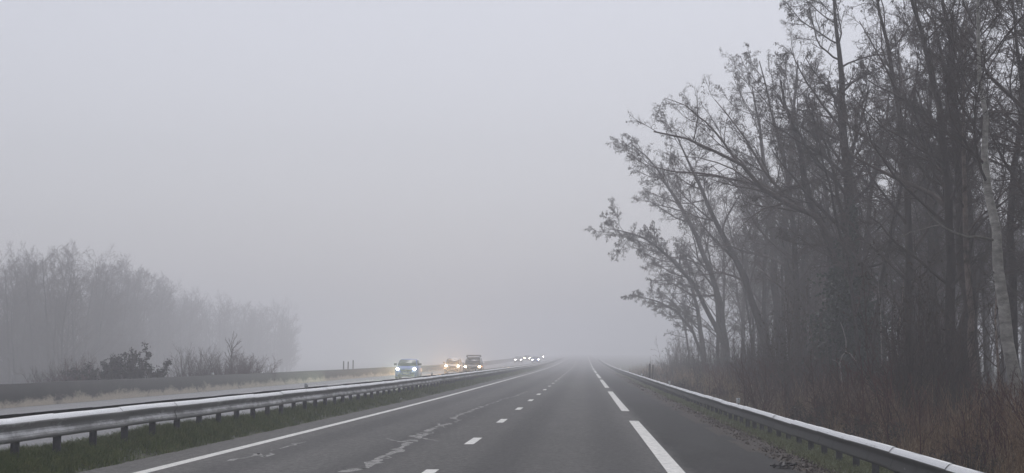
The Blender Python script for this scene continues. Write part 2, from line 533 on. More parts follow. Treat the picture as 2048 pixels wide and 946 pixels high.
def verge_z(x, y):
    e = np.clip((x - 2.95) / 0.35, 0, 1)
    return cross_z(x) + e * (0.02 + 0.09 * (fbm(x, y, 21, 0.55) + 0.2)) + (1 - e) * (-0.03 + 0.07 * fbm(x, y, 31, 0.7))


strip(np.linspace(-8.6, -6.35, 22), y_graded(18, 420, 0.14, 0.006), 0.0, 'median_ground', M['turf'], zfun=median_z)
strip(np.concatenate([np.linspace(2.75, 5, 26), np.linspace(5.2, 12, 16)]), y_graded(16, 420, 0.14, 0.006), 0.0, 'verge_ground', M['verge'], zfun=verge_z)


# ------------------------------------------------------------------ blades
def blades(name, mat, X, Y, zfun, h, w, lean, seed, kind='stuff', label=None, seg=2):
    rng = np.random.default_rng(seed)
    n = len(X)
    base = np.stack([X, Y, zfun(X, Y) + road_z(Y) - 0.02], -1)
    a = rng.uniform(0, 2 * np.pi, n)
    ld = np.stack([np.cos(a), np.sin(a), np.zeros(n)], -1) * (lean * rng.uniform(0.2, 1.3, n) * h)[:, None]
    sd = rng.uniform(0, 2 * np.pi, n)
    sv = np.stack([np.cos(sd), np.sin(sd), np.zeros(n)], -1) * (w / 2)[:, None]
    up = np.stack([np.zeros(n), np.zeros(n), h], -1)
    v = [base - sv, base + sv, base + up * 0.6 + ld * 0.35 + sv * 0.75, base + up * 0.6 + ld * 0.35 - sv * 0.75, base + up * np.array([1, 1, 1.0]) + ld]
    V = np.stack(v, 1).reshape(-1, 3)
    i = np.arange(n) * 5
    o = MB().add(V, np.stack([i, i + 1, i + 2, i + 3], -1), np.stack([i + 3, i + 2, i + 4], -1)).build(name, mat)
    tag(o, label, None, None, kind)
    return o


def scatter_y(rng, n, y0, y1, p=2.0):
    """more samples near the camera (density ~ 1/y^p)"""
    u = rng.uniform(0, 1, n)
    q = 1 - p
    return (y0 ** q + u * (y1 ** q - y0 ** q)) ** (1 / q)


rng = np.random.default_rng(11)
n = 150000
Y = scatter_y(rng, n, 21, 330, 2.0)
X = rng.uniform(-8.35, -6.55, n)
dens = fbm(X, Y, 3, 0.8) + 0.5
keep = rng.uniform(0, 1, n) < np.clip(dens * 1.9 - 0.25, 0.1, 1) * np.clip((-6.5 - X) / 0.25 + fbm(X * 0, Y, 77, 1.1) * 2.4, 0.0, 1)
X, Y = X[keep], Y[keep]
hh = rng.uniform(0.05, 0.17, len(X)) * (0.35 + 0.5 * np.clip(fbm(X, Y, 91, 2.2) + 0.5, 0, 1) + 1.0 * np.clip(fbm(X, Y, 3, 0.8) + 0.5, 0, 1)) * np.clip((-6.4 - X) / 0.4, 0.45, 1.1)
blades('grass', M['grass'], X, Y, median_z, hh, rng.uniform(0.006, 0.014, len(X)) * np.clip(Y / 45, 1, 4), 0.75, 1)

n = 150000
Y = scatter_y(rng, n, 20, 230, 2.0)
X = 3.3 + rng.gamma(2.2, 0.6, n)
keep = rng.uniform(0, 1, n) < np.clip((fbm(X, Y, 21, 0.55) + 0.35) * 1.8, 0.0, 1) * np.clip((X - 3.1) / 0.8, 0, 1)
X, Y = X[keep], Y[keep]
blades('verge_grass', M['pale_grass'], X, Y, verge_z, rng.uniform(0.04, 0.14, len(X)), rng.uniform(0.008, 0.016, len(X)) * np.clip(Y / 45, 1, 4), 0.8, 2)

n = 110000
Y = scatter_y(rng, n, 20, 260, 1.7)
X = 4.8 + rng.gamma(2.4, 1.1, n)
cl = np.clip(fbm(X, Y, 51, 0.75) * 1.5 + 0.5, 0, 1); cl2 = fbm(X, Y, 57, 2.4) + 0.5
keep = rng.uniform(0, 1, n) < np.clip(cl * 1.6 - 0.42 + 0.5 * (cl2 - 0.5), 0.03, 1)
X, Y, cl = X[keep], Y[keep], cl[keep]
hh = rng.gamma(3.0, 0.2, len(X)) * (0.3 + 1.1 * cl) * np.clip((X - 4.4) / 1.4, 0.3, 1.15)
blades('dry_grass', M['dry_grass'], X, Y, verge_z, np.clip(hh, 0.08, 1.6), rng.uniform(0.005, 0.012, len(X)) * np.clip(Y / 45, 1, 3.5), 0.4, 3)


def leaf_quads(mb, C, size, rng, droop=0.0, ratio=0.45, flat=1.0):
    """small folded leaves at points C"""
    n = len(C)
    d = rng.normal(size=(n, 3)); d[:, 2] *= flat; d[:, 2] -= droop
    d /= np.linalg.norm(d, axis=1, keepdims=True)
    s = rng.normal(size=(n, 3)); s[:, 2] *= flat; s -= d * (s * d).sum(1, keepdims=True); s /= np.linalg.norm(s, axis=1, keepdims=True) + 1e-9
    L = (size * rng.uniform(0.6, 1.3, n))[:, None]
    a = C; b = C + d * L * 0.5 + s * L * ratio * 0.5; c = C + d * L; e = C + d * L * 0.5 - s * L * ratio * 0.5
    i = np.arange(n) * 4
    mb.add(np.stack([a, b, c, e], 1).reshape(-1, 3), np.stack([i, i + 1, i + 2, i + 3], -1))


# fallen leaves and crumbs of bark on the earth at the right edge
n = 60000
Y = scatter_y(rng, n, 20, 200, 1.9)
X = 2.85 + rng.gamma(1.8, 0.75, n)
keep = rng.uniform(0, 1, n) < np.clip((fbm(X, Y, 61, 0.8) + 0.12 + 0.22 * (X - 2.9)) * 3.0, 0.0, 1) * np.clip((X - 2.75) / 0.5, 0.0, 1)
X, Y = X[keep], Y[keep]
C = np.stack([X, Y, np.maximum(verge_z(X, Y), cross_z(X) + 0.002) + road_z(Y) + 0.008], -1)
mb = MB(); d = rng.normal(size=(len(C), 3)); 
leaf_quads(mb, C, np.full(len(C), 0.05) * np.clip(Y / 60, 1, 2.5), rng, 0.0, 0.6, flat=0.25)
tag(mb.build('fallen_leaves', M['litter']), kind='stuff')


# ------------------------------------------------------------------ guard rails
W_PROF = [(0.000, 0.312), (0.030, 0.306), (0.066, 0.272), (0.083, 0.248), (0.086, 0.236), (0.080, 0.218), (0.052, 0.184), (0.036, 0.160),
          (0.036, 0.146), (0.046, 0.118), (0.060, 0.086), (0.070, 0.058), (0.072, 0.042), (0.066, 0.026), (0.044, 0.006), (0.026, 0.000)]


def beam(mb, x_face, side, top, y0, y1, seed, zc, step=4.0, tilt=0.0):
    """W profile extruded along the road in 4 m panels; side=+1 faces +X. x_face is the back plane."""
    rng = np.random.default_rng(seed)
    prof = np.array(W_PROF); k = len(prof)
    y = y0
    while y < y1:
        L = step if y < 200 else 16.0
        ya, yb = y, y + L + 0.28
        dz0, dx0 = rng.normal(0, 0.004), rng.normal(0, 0.004)
        tl = rng.normal(0, 0.015) + tilt
        rings = []
        ns = 3
        for j in range(ns):
            yy = ya + (yb - ya) * j / (ns - 1)
            lift = 0.003 * (1 if j == 0 else -0.0)
            sag = rng.normal(0, 0.0025)
            for th in (0.0, 0.004):
                r = np.zeros((k, 3))
                dep = prof[:, 0] + lift - th + tl * (prof[:, 1] - 0.156)
                r[:, 0] = x_face + dx0 + side * dep
                r[:, 1] = yy
                r[:, 2] = zc + float(road_z(yy)) + top - 0.312 + prof[:, 1] + dz0 + sag
                rings.append(r)
        V = np.concatenate(rings)
        qs = []
        for j in range(ns - 1):
            for s in (0, 1):
                a = (2 * j + s) * k; b = (2 * (j + 1) + s) * k
                for i in range(k - 1):
                    qs.append((a + i, a + i + 1, b + i + 1, b + i))
            for i in (0, k - 1):
                a = 2 * j * k; b = 2 * (j + 1) * k
                qs.append((a + i, a + k + i, b + k + i, b + i))
        for e in (0, ns - 1):
            a = 2 * e * k
            for i in range(k - 1):
                qs.append((a + i, a + i + 1, a + k + i + 1, a + k + i))
        mb.add(V, qs)
        y += L


def post_mesh(w, dpt, z0, z1):
    """C-section post"""
    mb = MB(); t = 0.006
    mb.box(-w / 2, w / 2, -dpt / 2, -dpt / 2 + t, z0, z1)
    mb.box(-w / 2, -w / 2 + t, -dpt / 2 + t + 0.0005, dpt / 2, z0, z1)
    mb.box(w / 2 - t, w / 2, -dpt / 2 + t + 0.0005, dpt / 2, z0, z1)
    return mb


def reflector_on(parent, x, y, z, w, h, stem):
    r = empty('reflector', (0, 0, 0)); r.parent = parent; r.location = (x, y, z)
    MB().box(-w / 2, w / 2, -0.03, 0.03, stem, stem + h).build('housing', M['white'], r)
    MB().box(-w * 0.18, w * 0.18, -0.036, -0.0305, stem + h * 0.62, stem + h * 0.88).build('lens', M['reflector'], r)
    MB().box(-0.012, 0.012, -0.012, 0.012, -0.02, stem - 0.0005).build('bracket', M['bolt'], r)
    return r


# right guard rail, nearer the wood
zr = 0.0
gr = empty('guardrail', (4.04, 0, 0))
tag(gr, 'grimy steel guardrail on dark posts along the verge below the bare wood', 'guardrail')
mb = MB(); beam(mb, 4.06, -1, 0.33, 14, 640, 3, 0.0)
mb.build('beam', M['steel_dirt_shade'], gr, True, (4.04, 0, 0))
pm = None
post_ys = [14.2 + 2.0 * k for k in range(310)]
post_h = []
for k, yy in enumerate(post_ys[:100]):
    if pm is None:
        pm = post_mesh(0.10, 0.055, -0.6, 0.30).build('post', M['post'], gr)
        po = pm
    else:
        po = pm.copy(); COL.objects.link(po); po.parent = gr
    po.location = (0.08, yy, float(road_z(yy)) - 0.0)
    po.rotation_euler = (random.gauss(0, 0.012), random.gauss(0, 0.015), random.gauss(0, 0.06))
mb = MB()
for yy in post_ys[100:]:
    zz = float(road_z(yy)); mb.box(0.03, 0.13, yy - 0.03, yy + 0.03, zz - 0.6, zz + 0.30)
tag(mb.build('post', M['post'], gr), kind='stuff')
mb = MB()
for k, yy in enumerate(post_ys[:60]):
    zz = float(road_z(yy))
    mb.box(-0.014, 0.006, yy - 0.018, yy + 0.018, zz + 0.156, zz + 0.19)
tag(mb.build('bolt', M['bolt'], gr), kind='stuff')
for yy in (52.2, 94.7, 141, 184, 227):
    reflector_on(gr, 0.0, yy, 0.33 + float(road_z(yy)), 0.10, 0.14, 0.03)

# median guard rail with a beam on each face
gl = empty('guardrail', (-7.33, 0, 0))
tag(gl, 'double sided galvanised steel guardrail standing in the grassy median strip', 'guardrail')
mb = MB(); beam(mb, -7.17, 1, 0.752, 14, 640, 4, 0.0)
mb.build('beam', M['steel'], gl, True, (-7.33, 0, 0))
mb = MB(); beam(mb, -7.62, -1, 0.752, 14, 640, 6, 0.0)
mb.build('beam', M['steel_dirt_shade'], gl, True, (-7.33, 0, 0))  # rear beam takes the dark steel so its back face looks shaded
pm = None
lpost = [22.9 + 2.0 * k for k in range(300)]
for k, yy in enumerate(lpost[:100]):
    if pm is None:
        pm = post_mesh(0.10, 0.06, -0.4, 0.70).build('post', M['post'], gl); po = pm
    else:
        po = pm.copy(); COL.objects.link(po); po.parent = gl
    po.location = (0.05, yy, float(road_z(yy)))
    po.rotation_euler = (random.gauss(0, 0.01), random.gauss(0, 0.01), random.gauss(0, 0.05))
mb = MB()
for yy in lpost[100:]:
    zz = float(road_z(yy)); mb.box(0.0, 0.10, yy - 0.03, yy + 0.03, zz - 0.4, zz + 0.70)
tag(mb.build('post', M['post'], gl), kind='stuff')
mb = MB()
for yy in lpost[:100]:
    zz = float(road_z(yy))
    mb.box(-0.285, -0.002, yy - 0.04, yy + 0.04, zz + 0.50, zz + 0.68)
    mb.box(0.102, 0.158, yy - 0.04, yy + 0.04, zz + 0.50, zz + 0.68)
tag(mb.build('spacer', M['post'], gl), kind='stuff')
mb = MB()
for yy in lpost[:70]:
    zz = float(road_z(yy))
    mb.box(0.172, 0.19, yy - 0.018, yy + 0.018, zz + 0.58, zz + 0.61)
tag(mb.build('bolt', M['bolt'], gl), kind='stuff')
for yy in (51.5, 94, 133, 176, 219):
    reflector_on(gl, 0.0, yy, 0.752 + float(road_z(yy)), 0.09, 0.12, 0.02)

# ------------------------------------------------------------------ concrete barrier wall beyond the far carriageway
wp = [(-19.40, -0.3), (-19.40, 0.0), (-19.47, 0.08), (-19.50, 0.30), (-19.545, 0.795), (-19.57, 0.805), (-19.70, 0.805), (-19.72, 0.795), (-19.78, 0.0), (-19.78, -0.3)]
mb = MB()
ys = np.concatenate([np.arange(-60, 120, 3.0), np.arange(120, 700, 10.0)])
wr = np.random.default_rng(2)
V = []
for yy in ys:
    jz, jx = wr.normal(0, 0.006), wr.normal(0, 0.006)
    for (x, z) in wp:
        V.append((x + jx, yy, z - 0.105 + float(road_z(yy)) + (jz if z > 0.2 else 0)))
k = len(wp); qs = []
for j in range(len(ys) - 1):
    for i in range(k - 1):
        qs.append((j * k + i, j * k + i + 1, (j + 1) * k + i + 1, (j + 1) * k + i))
wall_root = empty('barrier_wall', (-19.6, 0, -0.1))
tag(wall_root, 'long low dark concrete barrier wall with pale splash stains along its foot', 'barrier wall')
mb.add(V, qs).build('wall', M['concrete'], wall_root, False, (-19.6, 0, -0.1))
for yy in (103, 190):
    reflector_on(wall_root, 0.0, yy, 0.81 + float(road_z(yy)), 0.11, 0.13, 0.0)

# ------------------------------------------------------------------ trees
UP = np.array((0, 0, 1.0))


def unit(v):
    return v / (np.linalg.norm(v, axis=-1, keepdims=True) + 1e-9)


def grow(rng, start, dirs, length, n, wob, trop):
    B = len(start)
    P = np.zeros((B, n + 1, 3)); P[:, 0] = start
    d = unit(dirs)
    for i in range(n):
        d = unit(d + rng.normal(size=(B, 3)) * wob + UP * trop)
        P[:, i + 1] = P[:, i] + d * (length / n)[:, None]
    return P


def taper(r0, r1, n):
    t = np.linspace(0, 1, n + 1)
    return r0[:, None] * (1 - t) + r1[:, None] * t


def spawn(rng, P, Rr, Ls, k, t0, t1, ang, lf, rf, bias=None, biasw=0.0, shape=0.55):
    """k children per polyline"""
    B, n1, _ = P.shape
    n = n1 - 1
    par = np.repeat(np.arange(B), k)
    u = (np.tile(np.arange(k), B) + rng.uniform(0, 1, B * k)) / k
    t = t0 + (t1 - t0) * u
    f = t * n; i = np.minimum(f.astype(int), n - 1); w = (f - i)[:, None]
    pos = P[par, i] * (1 - w) + P[par, i + 1] * w
    tan = unit(P[par, i + 1] - P[par, i])
    r = Rr[par, i] * (1 - w[:, 0]) + Rr[par, i + 1] * w[:, 0]
    side = np.cross(tan, rng.normal(size=tan.shape)); side = unit(side)
    if bias is not None:
        side = unit(side + bias * biasw)
    a = rng.normal(ang, ang * 0.22, len(t))
    d = unit(tan * np.cos(a)[:, None] + side * np.sin(a)[:, None])
    L = Ls[par] * lf * (1 - shape * t) * rng.uniform(0.65, 1.25, len(t))
    return pos, d, L, np.minimum(r * rf, r * 0.9)


def tree_meshes(seed, trunks, trunk_r, levels, leaf=None, bias=None, biasw=0.0, extra_limbs=None, prof=(1.35, 1.05, 0.85, 0.5, 0.12)):
    """trunks: list of polylines (n,3). returns (trunk MB, crown MB, leaves MB or None)."""
    rng = np.random.default_rng(seed)
    tm, cm = MB(), MB()
    curP, curR, curL = [], [], []
    for pl, r in zip(trunks, trunk_r):
        pl = np.asarray(pl, float)
        # resample to 14 points, smooth wobble
        seg = np.r_[0, np.cumsum(np.linalg.norm(np.diff(pl, axis=0), axis=1))]
        s = np.linspace(0, seg[-1], 15)
        q = np.stack([np.interp(s, seg, pl[:, c]) for c in range(3)], -1)
        q[1:-1] = q[1:-1] * 0.6 + (q[:-2] + q[2:]) * 0.2
        q[1:] += rng.normal(0, r * 0.22, (14, 3)) * np.array((1, 1, 0.2))
        rr = np.interp(np.linspace(0, 1, 15), [0, 0.06, 0.3, 0.7, 1], [r * q_ for q_ in prof])
        tm.tubes(q[None], rr[None], 10)
        curP.append(q); curR.append(rr); curL.append(seg[-1])
    P, Rr, L = np.array(curP), np.array(curR), np.array(curL)
    tipsP = None
    if extra_limbs:
        EP, ER, EL = [], [], []
        for pl, r in extra_limbs:
            pl = np.asarray(pl, float)
            seg = np.r_[0, np.cumsum(np.linalg.norm(np.diff(pl, axis=0), axis=1))]
            n = levels[0]['n']
            s = np.linspace(0, seg[-1], n + 1)
            q = np.stack([np.interp(s, seg, pl[:, c]) for c in range(3)], -1)
            q[1:] += rng.normal(0, r * 0.3, (n, 3))
            EP.append(q); ER.append(np.linspace(r, max(0.012, r * 0.2), n + 1)); EL.append(seg[-1])
    for li, lv in enumerate(levels):
        pos, d, Ln, r0 = spawn(rng, P, Rr, L, lv['k'], lv.get('t0', 0.2), lv.get('t1', 1.0), lv['ang'], lv['lf'], lv['rf'], bias, biasw if li == 0 else biasw * 0.4, lv.get('shape', 0.55))
        r0 = np.maximum(r0, lv['rmin'])
        nP = grow(rng, pos, d, Ln, lv['n'], lv['wob'], lv['trop'])
        nR = taper(r0, np.maximum(r0 * 0.25, lv['rmin'] * 0.7), lv['n'])
        if li == 0 and extra_limbs:
            nP = np.concatenate([nP, np.array(EP)]); nR = np.concatenate([nR, np.array(ER)]); Ln = np.concatenate([Ln, np.array(EL)])
        cm.tubes(nP, nR, lv['s'])
        P, Rr, L = nP, nR, Ln
    lm = None
    if leaf:
        lm = MB()
        keep = rng.uniform(0, 1, len(P)) < leaf['p']
        if leaf.get('top'):
            zz = P[:, -1, 2]; keep &= rng.uniform(0, 1, len(P)) < np.clip((zz - leaf['top'][0]) / (leaf['top'][1] - leaf['top'][0]), 0.02, 1)
        Q = P[keep]
        m = leaf['m']
        par = np.repeat(np.arange(len(Q)), m)
        t = rng.uniform(0.3, 1, len(par)); f = t * (Q.shape[1] - 1); i = np.minimum(f.astype(int), Q.shape[1] - 2); w = (f - i)[:, None]
        C = Q[par, i] * (1 - w) + Q[par, i + 1] * w + rng.normal(0, 0.03, (len(par), 3))
        leaf_quads(lm, C, np.full(len(C), leaf['size']), rng, leaf['droop'], leaf['ratio'])
    return tm, cm, lm


def add_tree(name, loc, meshes, label, group=None, cat='tree', trunk_mat='bark', twig_mat='twig', leaf_mat='dead_leaf', leaf_name='dead_leaves', offset=None, rz=0):
    root = empty(name, loc, rz)
    tag(root, label, cat, group)
    tm, cm, lm = meshes
    tm.build('trunk', M[trunk_mat], root, True, offset)
    c = cm.build('crown', M[twig_mat], root, True, offset)
    if lm is not None and lm.n:
        lm.build(leaf_name, M[leaf_mat], c, False, offset)
    return root


def bare_levels(dense=1.0, t0=0.25, spread=0.95, tw=0.0045):
    return [dict(k=int(17 * dense), t0=t0, t1=0.98, ang=spread, lf=0.36, rf=0.42, rmin=0.016, n=8, wob=0.14, trop=0.07, s=6, shape=0.6),
            dict(k=int(10), t0=0.15, t1=1.0, ang=0.8, lf=0.44, rf=0.5, rmin=0.008, n=5, wob=0.17, trop=0.02, s=4),
            dict(k=int(9), t0=0.12, t1=1.0, ang=0.75, lf=0.46, rf=0.6, rmin=tw, n=4, wob=0.2, trop=0.01, s=3),
            dict(k=int(7), t0=0.1, t1=1.0, ang=0.7, lf=0.55, rf=0.7, rmin=tw * 0.7, n=2, wob=0.22, trop=-0.02, s=3)]


def straight_trunk(seed, h, lean=0.03, curve=0.05):
    r = np.random.default_rng(seed)
    a, b = r.uniform(0, 6.28), r.uniform(0, 6.28)
    t = np.linspace(0, 1, 9)
    x = h * (lean * np.cos(a) * t + curve * np.cos(b) * t * t * 0.6 + 0.012 * np.sin(t * 7 + a))
    y = h * (lean * np.sin(a) * t + curve * np.sin(b) * t * t * 0.6 + 0.012 * np.sin(t * 6 + b))
    return np.stack([x, y, h * t - 0.35 * (t == 0)], -1)


# prototypes of the wood's ordinary trees; the first copies are placed as trees themselves
PROTO = []
spec = [  # height, stems, crown start, density, leaves
    (14.5, 1, 0.22, 1.0, True), (13.0, 1, 0.30, 1.1, False), (15.5, 1, 0.40, 0.9, False), (12.0, 2, 0.25, 0.8, True),
    (14.0, 2, 0.30, 0.8, False), (11.0, 3, 0.20, 0.6, False), (16.5, 1, 0.45, 0.8, False)]
for i, (h, ns, t0, de, lf) in enumerate(spec):
    rr = np.random.default_rng(100 + i)
    trunks, rad = [], []
    for s in range(ns):
        tr = straight_trunk(200 + 10 * i + s, h * rr.uniform(0.82, 1.0), 0.03 if ns == 1 else 0.14, 0.07)
        trunks.append(tr); rad.append(rr.uniform(0.12, 0.17) if ns == 1 else rr.uniform(0.08, 0.12))
    ms = tree_meshes(300 + i, trunks, rad, bare_levels(de, t0, 0.85),
                     dict(p=0.14, m=2, size=0.085, droop=1.6, ratio=0.32, top=(5, 9)) if lf else None)
    PROTO.append(ms)

WOOD_LABEL = 'bare winter tree among the crowded trunks of the roadside wood'
WOOD_GROUP = 'bare trees crowded in the roadside wood'
placed = []


def far_enough(x, y, dmin):
    return all((x - a) ** 2 + (y - b) ** 2 > dmin * dmin for a, b in placed)


# ---- distinctive trees along the edge, shaped after the photograph, each at its own distance
def pl(points, d0, d1=None):
    d1 = d0 if d1 is None else d1
    m = len(points) - 1
    return np.array([px(x, y, d0 + (d1 - d0) * i / m) for i, (x, y) in enumerate(points)])


def custom(name, label, seed, base, trunks, radii, levels, limbs=None, mats=('bark', 'twig'), leaf=None, bias=(-1, 0, 0), biasw=0.35, prof=(1.35, 1.05, 0.85, 0.5, 0.12)):
    base = np.array(base)
    ms = tree_meshes(seed, [t - base for t in trunks], radii, levels, leaf, np.array(bias), biasw,
                     [(l - base, r) for l, r in limbs] if limbs else None, prof)
    placed.append((base[0], base[1]))
    return add_tree(name, tuple(base), ms, label, None, 'tree', mats[0], mats[1])


def ground_base(p):
    return (p[0], p[1], gz(p[0], p[1]))


LEAF = dict(p=0.34, m=2, size=0.085, droop=1.8, ratio=0.32)
# big limb reaching over the road
d = 70
tr = pl([(1695, 850), (1690, 760), (1692, 640), (1688, 560), (1672, 510), (1640, 440), (1600, 330), (1575, 230), (1560, 160)], d)
limb = [(pl([(1680, 540), (1655, 455), (1625, 425), (1550, 400), (1520, 370), (1480, 330), (1425, 300), (1375, 275), (1310, 262)], d, d - 3), 0.13),
        (pl([(1600, 412), (1540, 360), (1480, 260), (1430, 200)], d, d + 3), 0.07),
        (pl([(1520, 372), (1440, 350), (1360, 345), (1290, 330)], d, d + 3), 0.06),
        (pl([(1480, 330), (1420, 250), (1370, 210), (1330, 195)], d, d + 2), 0.05)]
custom('bare_tree', 'ivy trunked bare tree whose long crooked limb reaches out over the road', 1, ground_base(tr[0]), [tr], [0.25], bare_levels(0.6, 0.35), limb, leaf=LEAF)
OVERHANG = tr
# straight trunk beside it, reaching above the frame
d = 66
tr = pl([(1722, 850), (1706, 700), (1702, 560), (1700, 470), (1696, 350), (1690, 250), (1680, 150), (1672, 60), (1668, -20)], d)
limb = [(pl([(1698, 330), (1725, 290), (1760, 262), (1800, 255)], d), 0.06), (pl([(1692, 270), (1650, 215), (1610, 160), (1580, 95)], d, d + 2), 0.06),
        (pl([(1696, 350), (1655, 280), (1600, 255), (1550, 220)], d, d + 2), 0.06)]
custom('bare_tree', 'tall straight dark trunk rising from the ivy with open high branches', 2, ground_base(tr[0]), [tr], [0.26], bare_levels(1.25, 0.42), limb, leaf=dict(LEAF, p=0.25))
# tree with the long limb at upper right
d = 52
tr = pl([(1948, 880), (1936, 760), (1930, 600), (1925, 470), (1918, 380), (1912, 260), (1905, 150), (1898, 30), (1892, -60)], d)
limb = [(pl([(1922, 440), (1890, 410), (1850, 380), (1790, 355), (1725, 325), (1692, 295), (1668, 260)], d, d + 3), 0.085),
        (pl([(1916, 330), (1860, 250), (1800, 190), (1750, 100), (1720, 40)], d, d + 2), 0.06),
        (pl([(1920, 360), (1965, 300), (2010, 260), (2060, 230)], d, d - 2), 0.06)]
custom('bare_tree', 'dark tree with a long limb slanting up left across the right side of the wood', 3, ground_base(tr[0]), [tr], [0.22], bare_levels(1.0, 0.4), limb)
# pale birch at the right border
d = 40.5
tr = pl([(2044, 915), (2040, 850), (2032, 790), (2022, 720), (2008, 620), (1996, 540), (1987, 470), (1977, 410), (1972, 330), (1966, 220), (1958, 90), (1950, -40), (1944, -140)], d)
limb = [(pl([(1990, 482), (1960, 472), (1935, 473), (1905, 464), (1882, 452), (1864, 436), (1854, 424)], d, d - 1.5), 0.032),
        (pl([(1880, 450), (1860, 452), (1830, 462), (1800, 476)], d - 1.5), 0.014)]
B1 = custom('birch_tree', 'pale leaning birch trunk at the right border with a bleached side branch', 4, ground_base(tr[0]), [tr], [0.132],
            [dict(bare_levels(0.7, 0.5)[0]), *bare_levels(0.7, 0.5)[1:]], None, ('birch', 'twig'), prof=(1.3, 1.05, 0.9, 0.34, 0.1))
BB = np.array(B1.location)
mb = MB()
for q, r in limb:
    q = q - BB
    seg = np.r_[0, np.cumsum(np.linalg.norm(np.diff(q, axis=0), axis=1))]; s = np.linspace(0, seg[-1], 12)
    qq = np.stack([np.interp(s, seg, q[:, c]) for c in range(3)], -1) + np.random.default_rng(3).normal(0, 0.012, (12, 3))
    mb.tubes(qq[None], np.linspace(r, r * 0.3, 12)[None], 6)
tag(mb.build('branch', M['pale_wood'], B1, True), 'bleached pale bare branch')
d = 43
tr = pl([(2125, 930), (2120, 760), (2114, 560), (2108, 400), (2100, 250), (2092, 90), (2085, -60)], d)
limb = [(pl([(2109, 300), (2048, 216), (1985, 165), (1948, 105), (1912, 45), (1880, -10)], d, d + 1), 0.06),
        (pl([(2104, 330), (2040, 290), (1980, 268), (1920, 262), (1870, 250)], d, d + 2), 0.035)]
custom('bare_tree', 'tree at the right border sending dark limbs in across the top right corner', 11, ground_base(tr[0]), [tr], [0.2], bare_levels(0.7, 0.45), limb)
# second, flaking trunk
d = 44
tr = pl([(1962, 880), (1958, 830), (1953, 775), (1946, 730), (1939, 680), (1941, 610), (1937, 520), (1930, 420), (1926, 300), (1930, 150), (1936, 0)], d)
custom('birch_tree', 'slim flaking reddish birch trunk just left of the pale birch', 5, ground_base(tr[0]), [tr], [0.085], bare_levels(0.6, 0.45), None, ('birch_red', 'twig'))
# V of stems
d = 104
tr1 = pl([(1556, 790), (1550, 750), (1530, 690), (1505, 600), (1480, 535), (1450, 475), (1418, 412), (1385, 340), (1350, 265)], d)
tr2 = pl([(1562, 792), (1559, 720), (1555, 650), (1550, 565), (1545, 500), (1540, 410), (1528, 320), (1515, 230), (1505, 170)], d, d + 2)
custom('bare_tree', 'forked tree with one stem upright and the other leaning out towards the road', 6, ground_base(tr1[0]), [tr1, tr2], [0.23, 0.25], bare_levels(0.9, 0.35), None, leaf=LEAF)
tr = pl([(1597, 795), (1590, 720), (1587, 650), (1580, 575), (1570, 490), (1575, 400), (1585, 300), (1590, 200), (1596, 120)], 98)
tr2 = pl([(1590, 640), (1600, 560), (1614, 490), (1625, 400), (1632, 300), (1636, 220)], 98, 100)
custom('bare_tree', 'thick grey trunk with a curved second stem, right of the forked tree', 7, ground_base(tr[0]), [tr, tr2], [0.27, 0.14], bare_levels(0.8, 0.35), None, leaf=dict(LEAF, p=0.2))
# outer crown at the left end of the wood
d = 128
tr = pl([(1462, 765), (1452, 690), (1440, 610), (1420, 540), (1392, 470), (1360, 410), (1322, 350), (1290, 310), (1262, 285)], d)
tr2 = pl([(1455, 700), (1420, 630), (1380, 560), (1335, 510), (1290, 475), (1245, 462), (1218, 458)], d, d - 3)
custom('bare_tree', 'leaning tree whose leaf hung outer twigs stand farthest out over the road', 8, ground_base(tr[0]), [tr, tr2], [0.24, 0.16], bare_levels(1.2, 0.3), None, leaf=dict(LEAF, p=0.26, size=0.12))
d = 150
tr = pl([(1412, 748), (1405, 690), (1396, 620), (1380, 560), (1352, 520), (1322, 500), (1290, 500)], d)
tr2 = pl([(1408, 720), (1385, 660), (1350, 620), (1310, 600), (1270, 592)], d, d - 2)
custom('bare_tree', 'low spreading tree near the far end of the wood above the guardrail', 9, ground_base(tr[0]), [tr, tr2], [0.2, 0.13], bare_levels(1.0, 0.25), None, leaf=dict(LEAF, p=0.15, size=0.12))
d = 168
tr = pl([(1379, 742), (1378, 710), (1372, 660), (1360, 625), (1340, 600), (1320, 585)], d)
custom('bare_tree', 'last thin stem at the far end of the wood against open fog', 10, ground_base(tr[0]), [tr], [0.11], bare_levels(0.7, 0.35), None)

# ---- the wood behind
proto_roots = []
rng = np.random.default_rng(77)
spots = []
tries = 0
while len(spots) < 142 and tries < 20000:
    tries += 1
    y = rng.uniform(36, 178)
    edge = 9.0 + 2.2 * fbm(np.array([0.0]), np.array([y]), 5, 0.12)[0]
    xmax = 0.232 * y + 6
    if xmax < edge: continue
    x = edge + (xmax - edge) * rng.uniform(0, 1) ** 1.25
    if y > 150 and x < 9 + (y - 150) * 0.25: continue
    dm = 1.9 if x < 14 else 2.3
    if not far_enough(x, y, dm): continue
    placed.append((x, y)); spots.append((x, y))
for i, (x, y) in enumerate(spots):
    edge_tree = x < 12.5
    c = [0, 1, 3, 4, 0][int(rng.integers(5))] if edge_tree else int(rng.integers(len(PROTO)))
    sc = rng.uniform(0.8, 1.08) if x < 13 else rng.uniform(0.66, 0.98)
    zz = gz(x, y) - 0.05
    if len(proto_roots) <= c or proto_roots[c] is None:
        while len(proto_roots) <= c: proto_roots.append(None)
        r = add_tree('bare_tree', (x, y, zz), PROTO[c], WOOD_LABEL, WOOD_GROUP)
        proto_roots[c] = r
    else:
        r = copy_tree(proto_roots[c])
        r.location = (x, y, zz)
    r.scale = (sc * rng.uniform(0.9, 1.1), sc * rng.uniform(0.9, 1.1), sc)
    r.rotation_euler = (rng.normal(0, 0.02), rng.normal(0, 0.02) - (0.05 if edge_tree else 0), rng.uniform(0, 6.28))

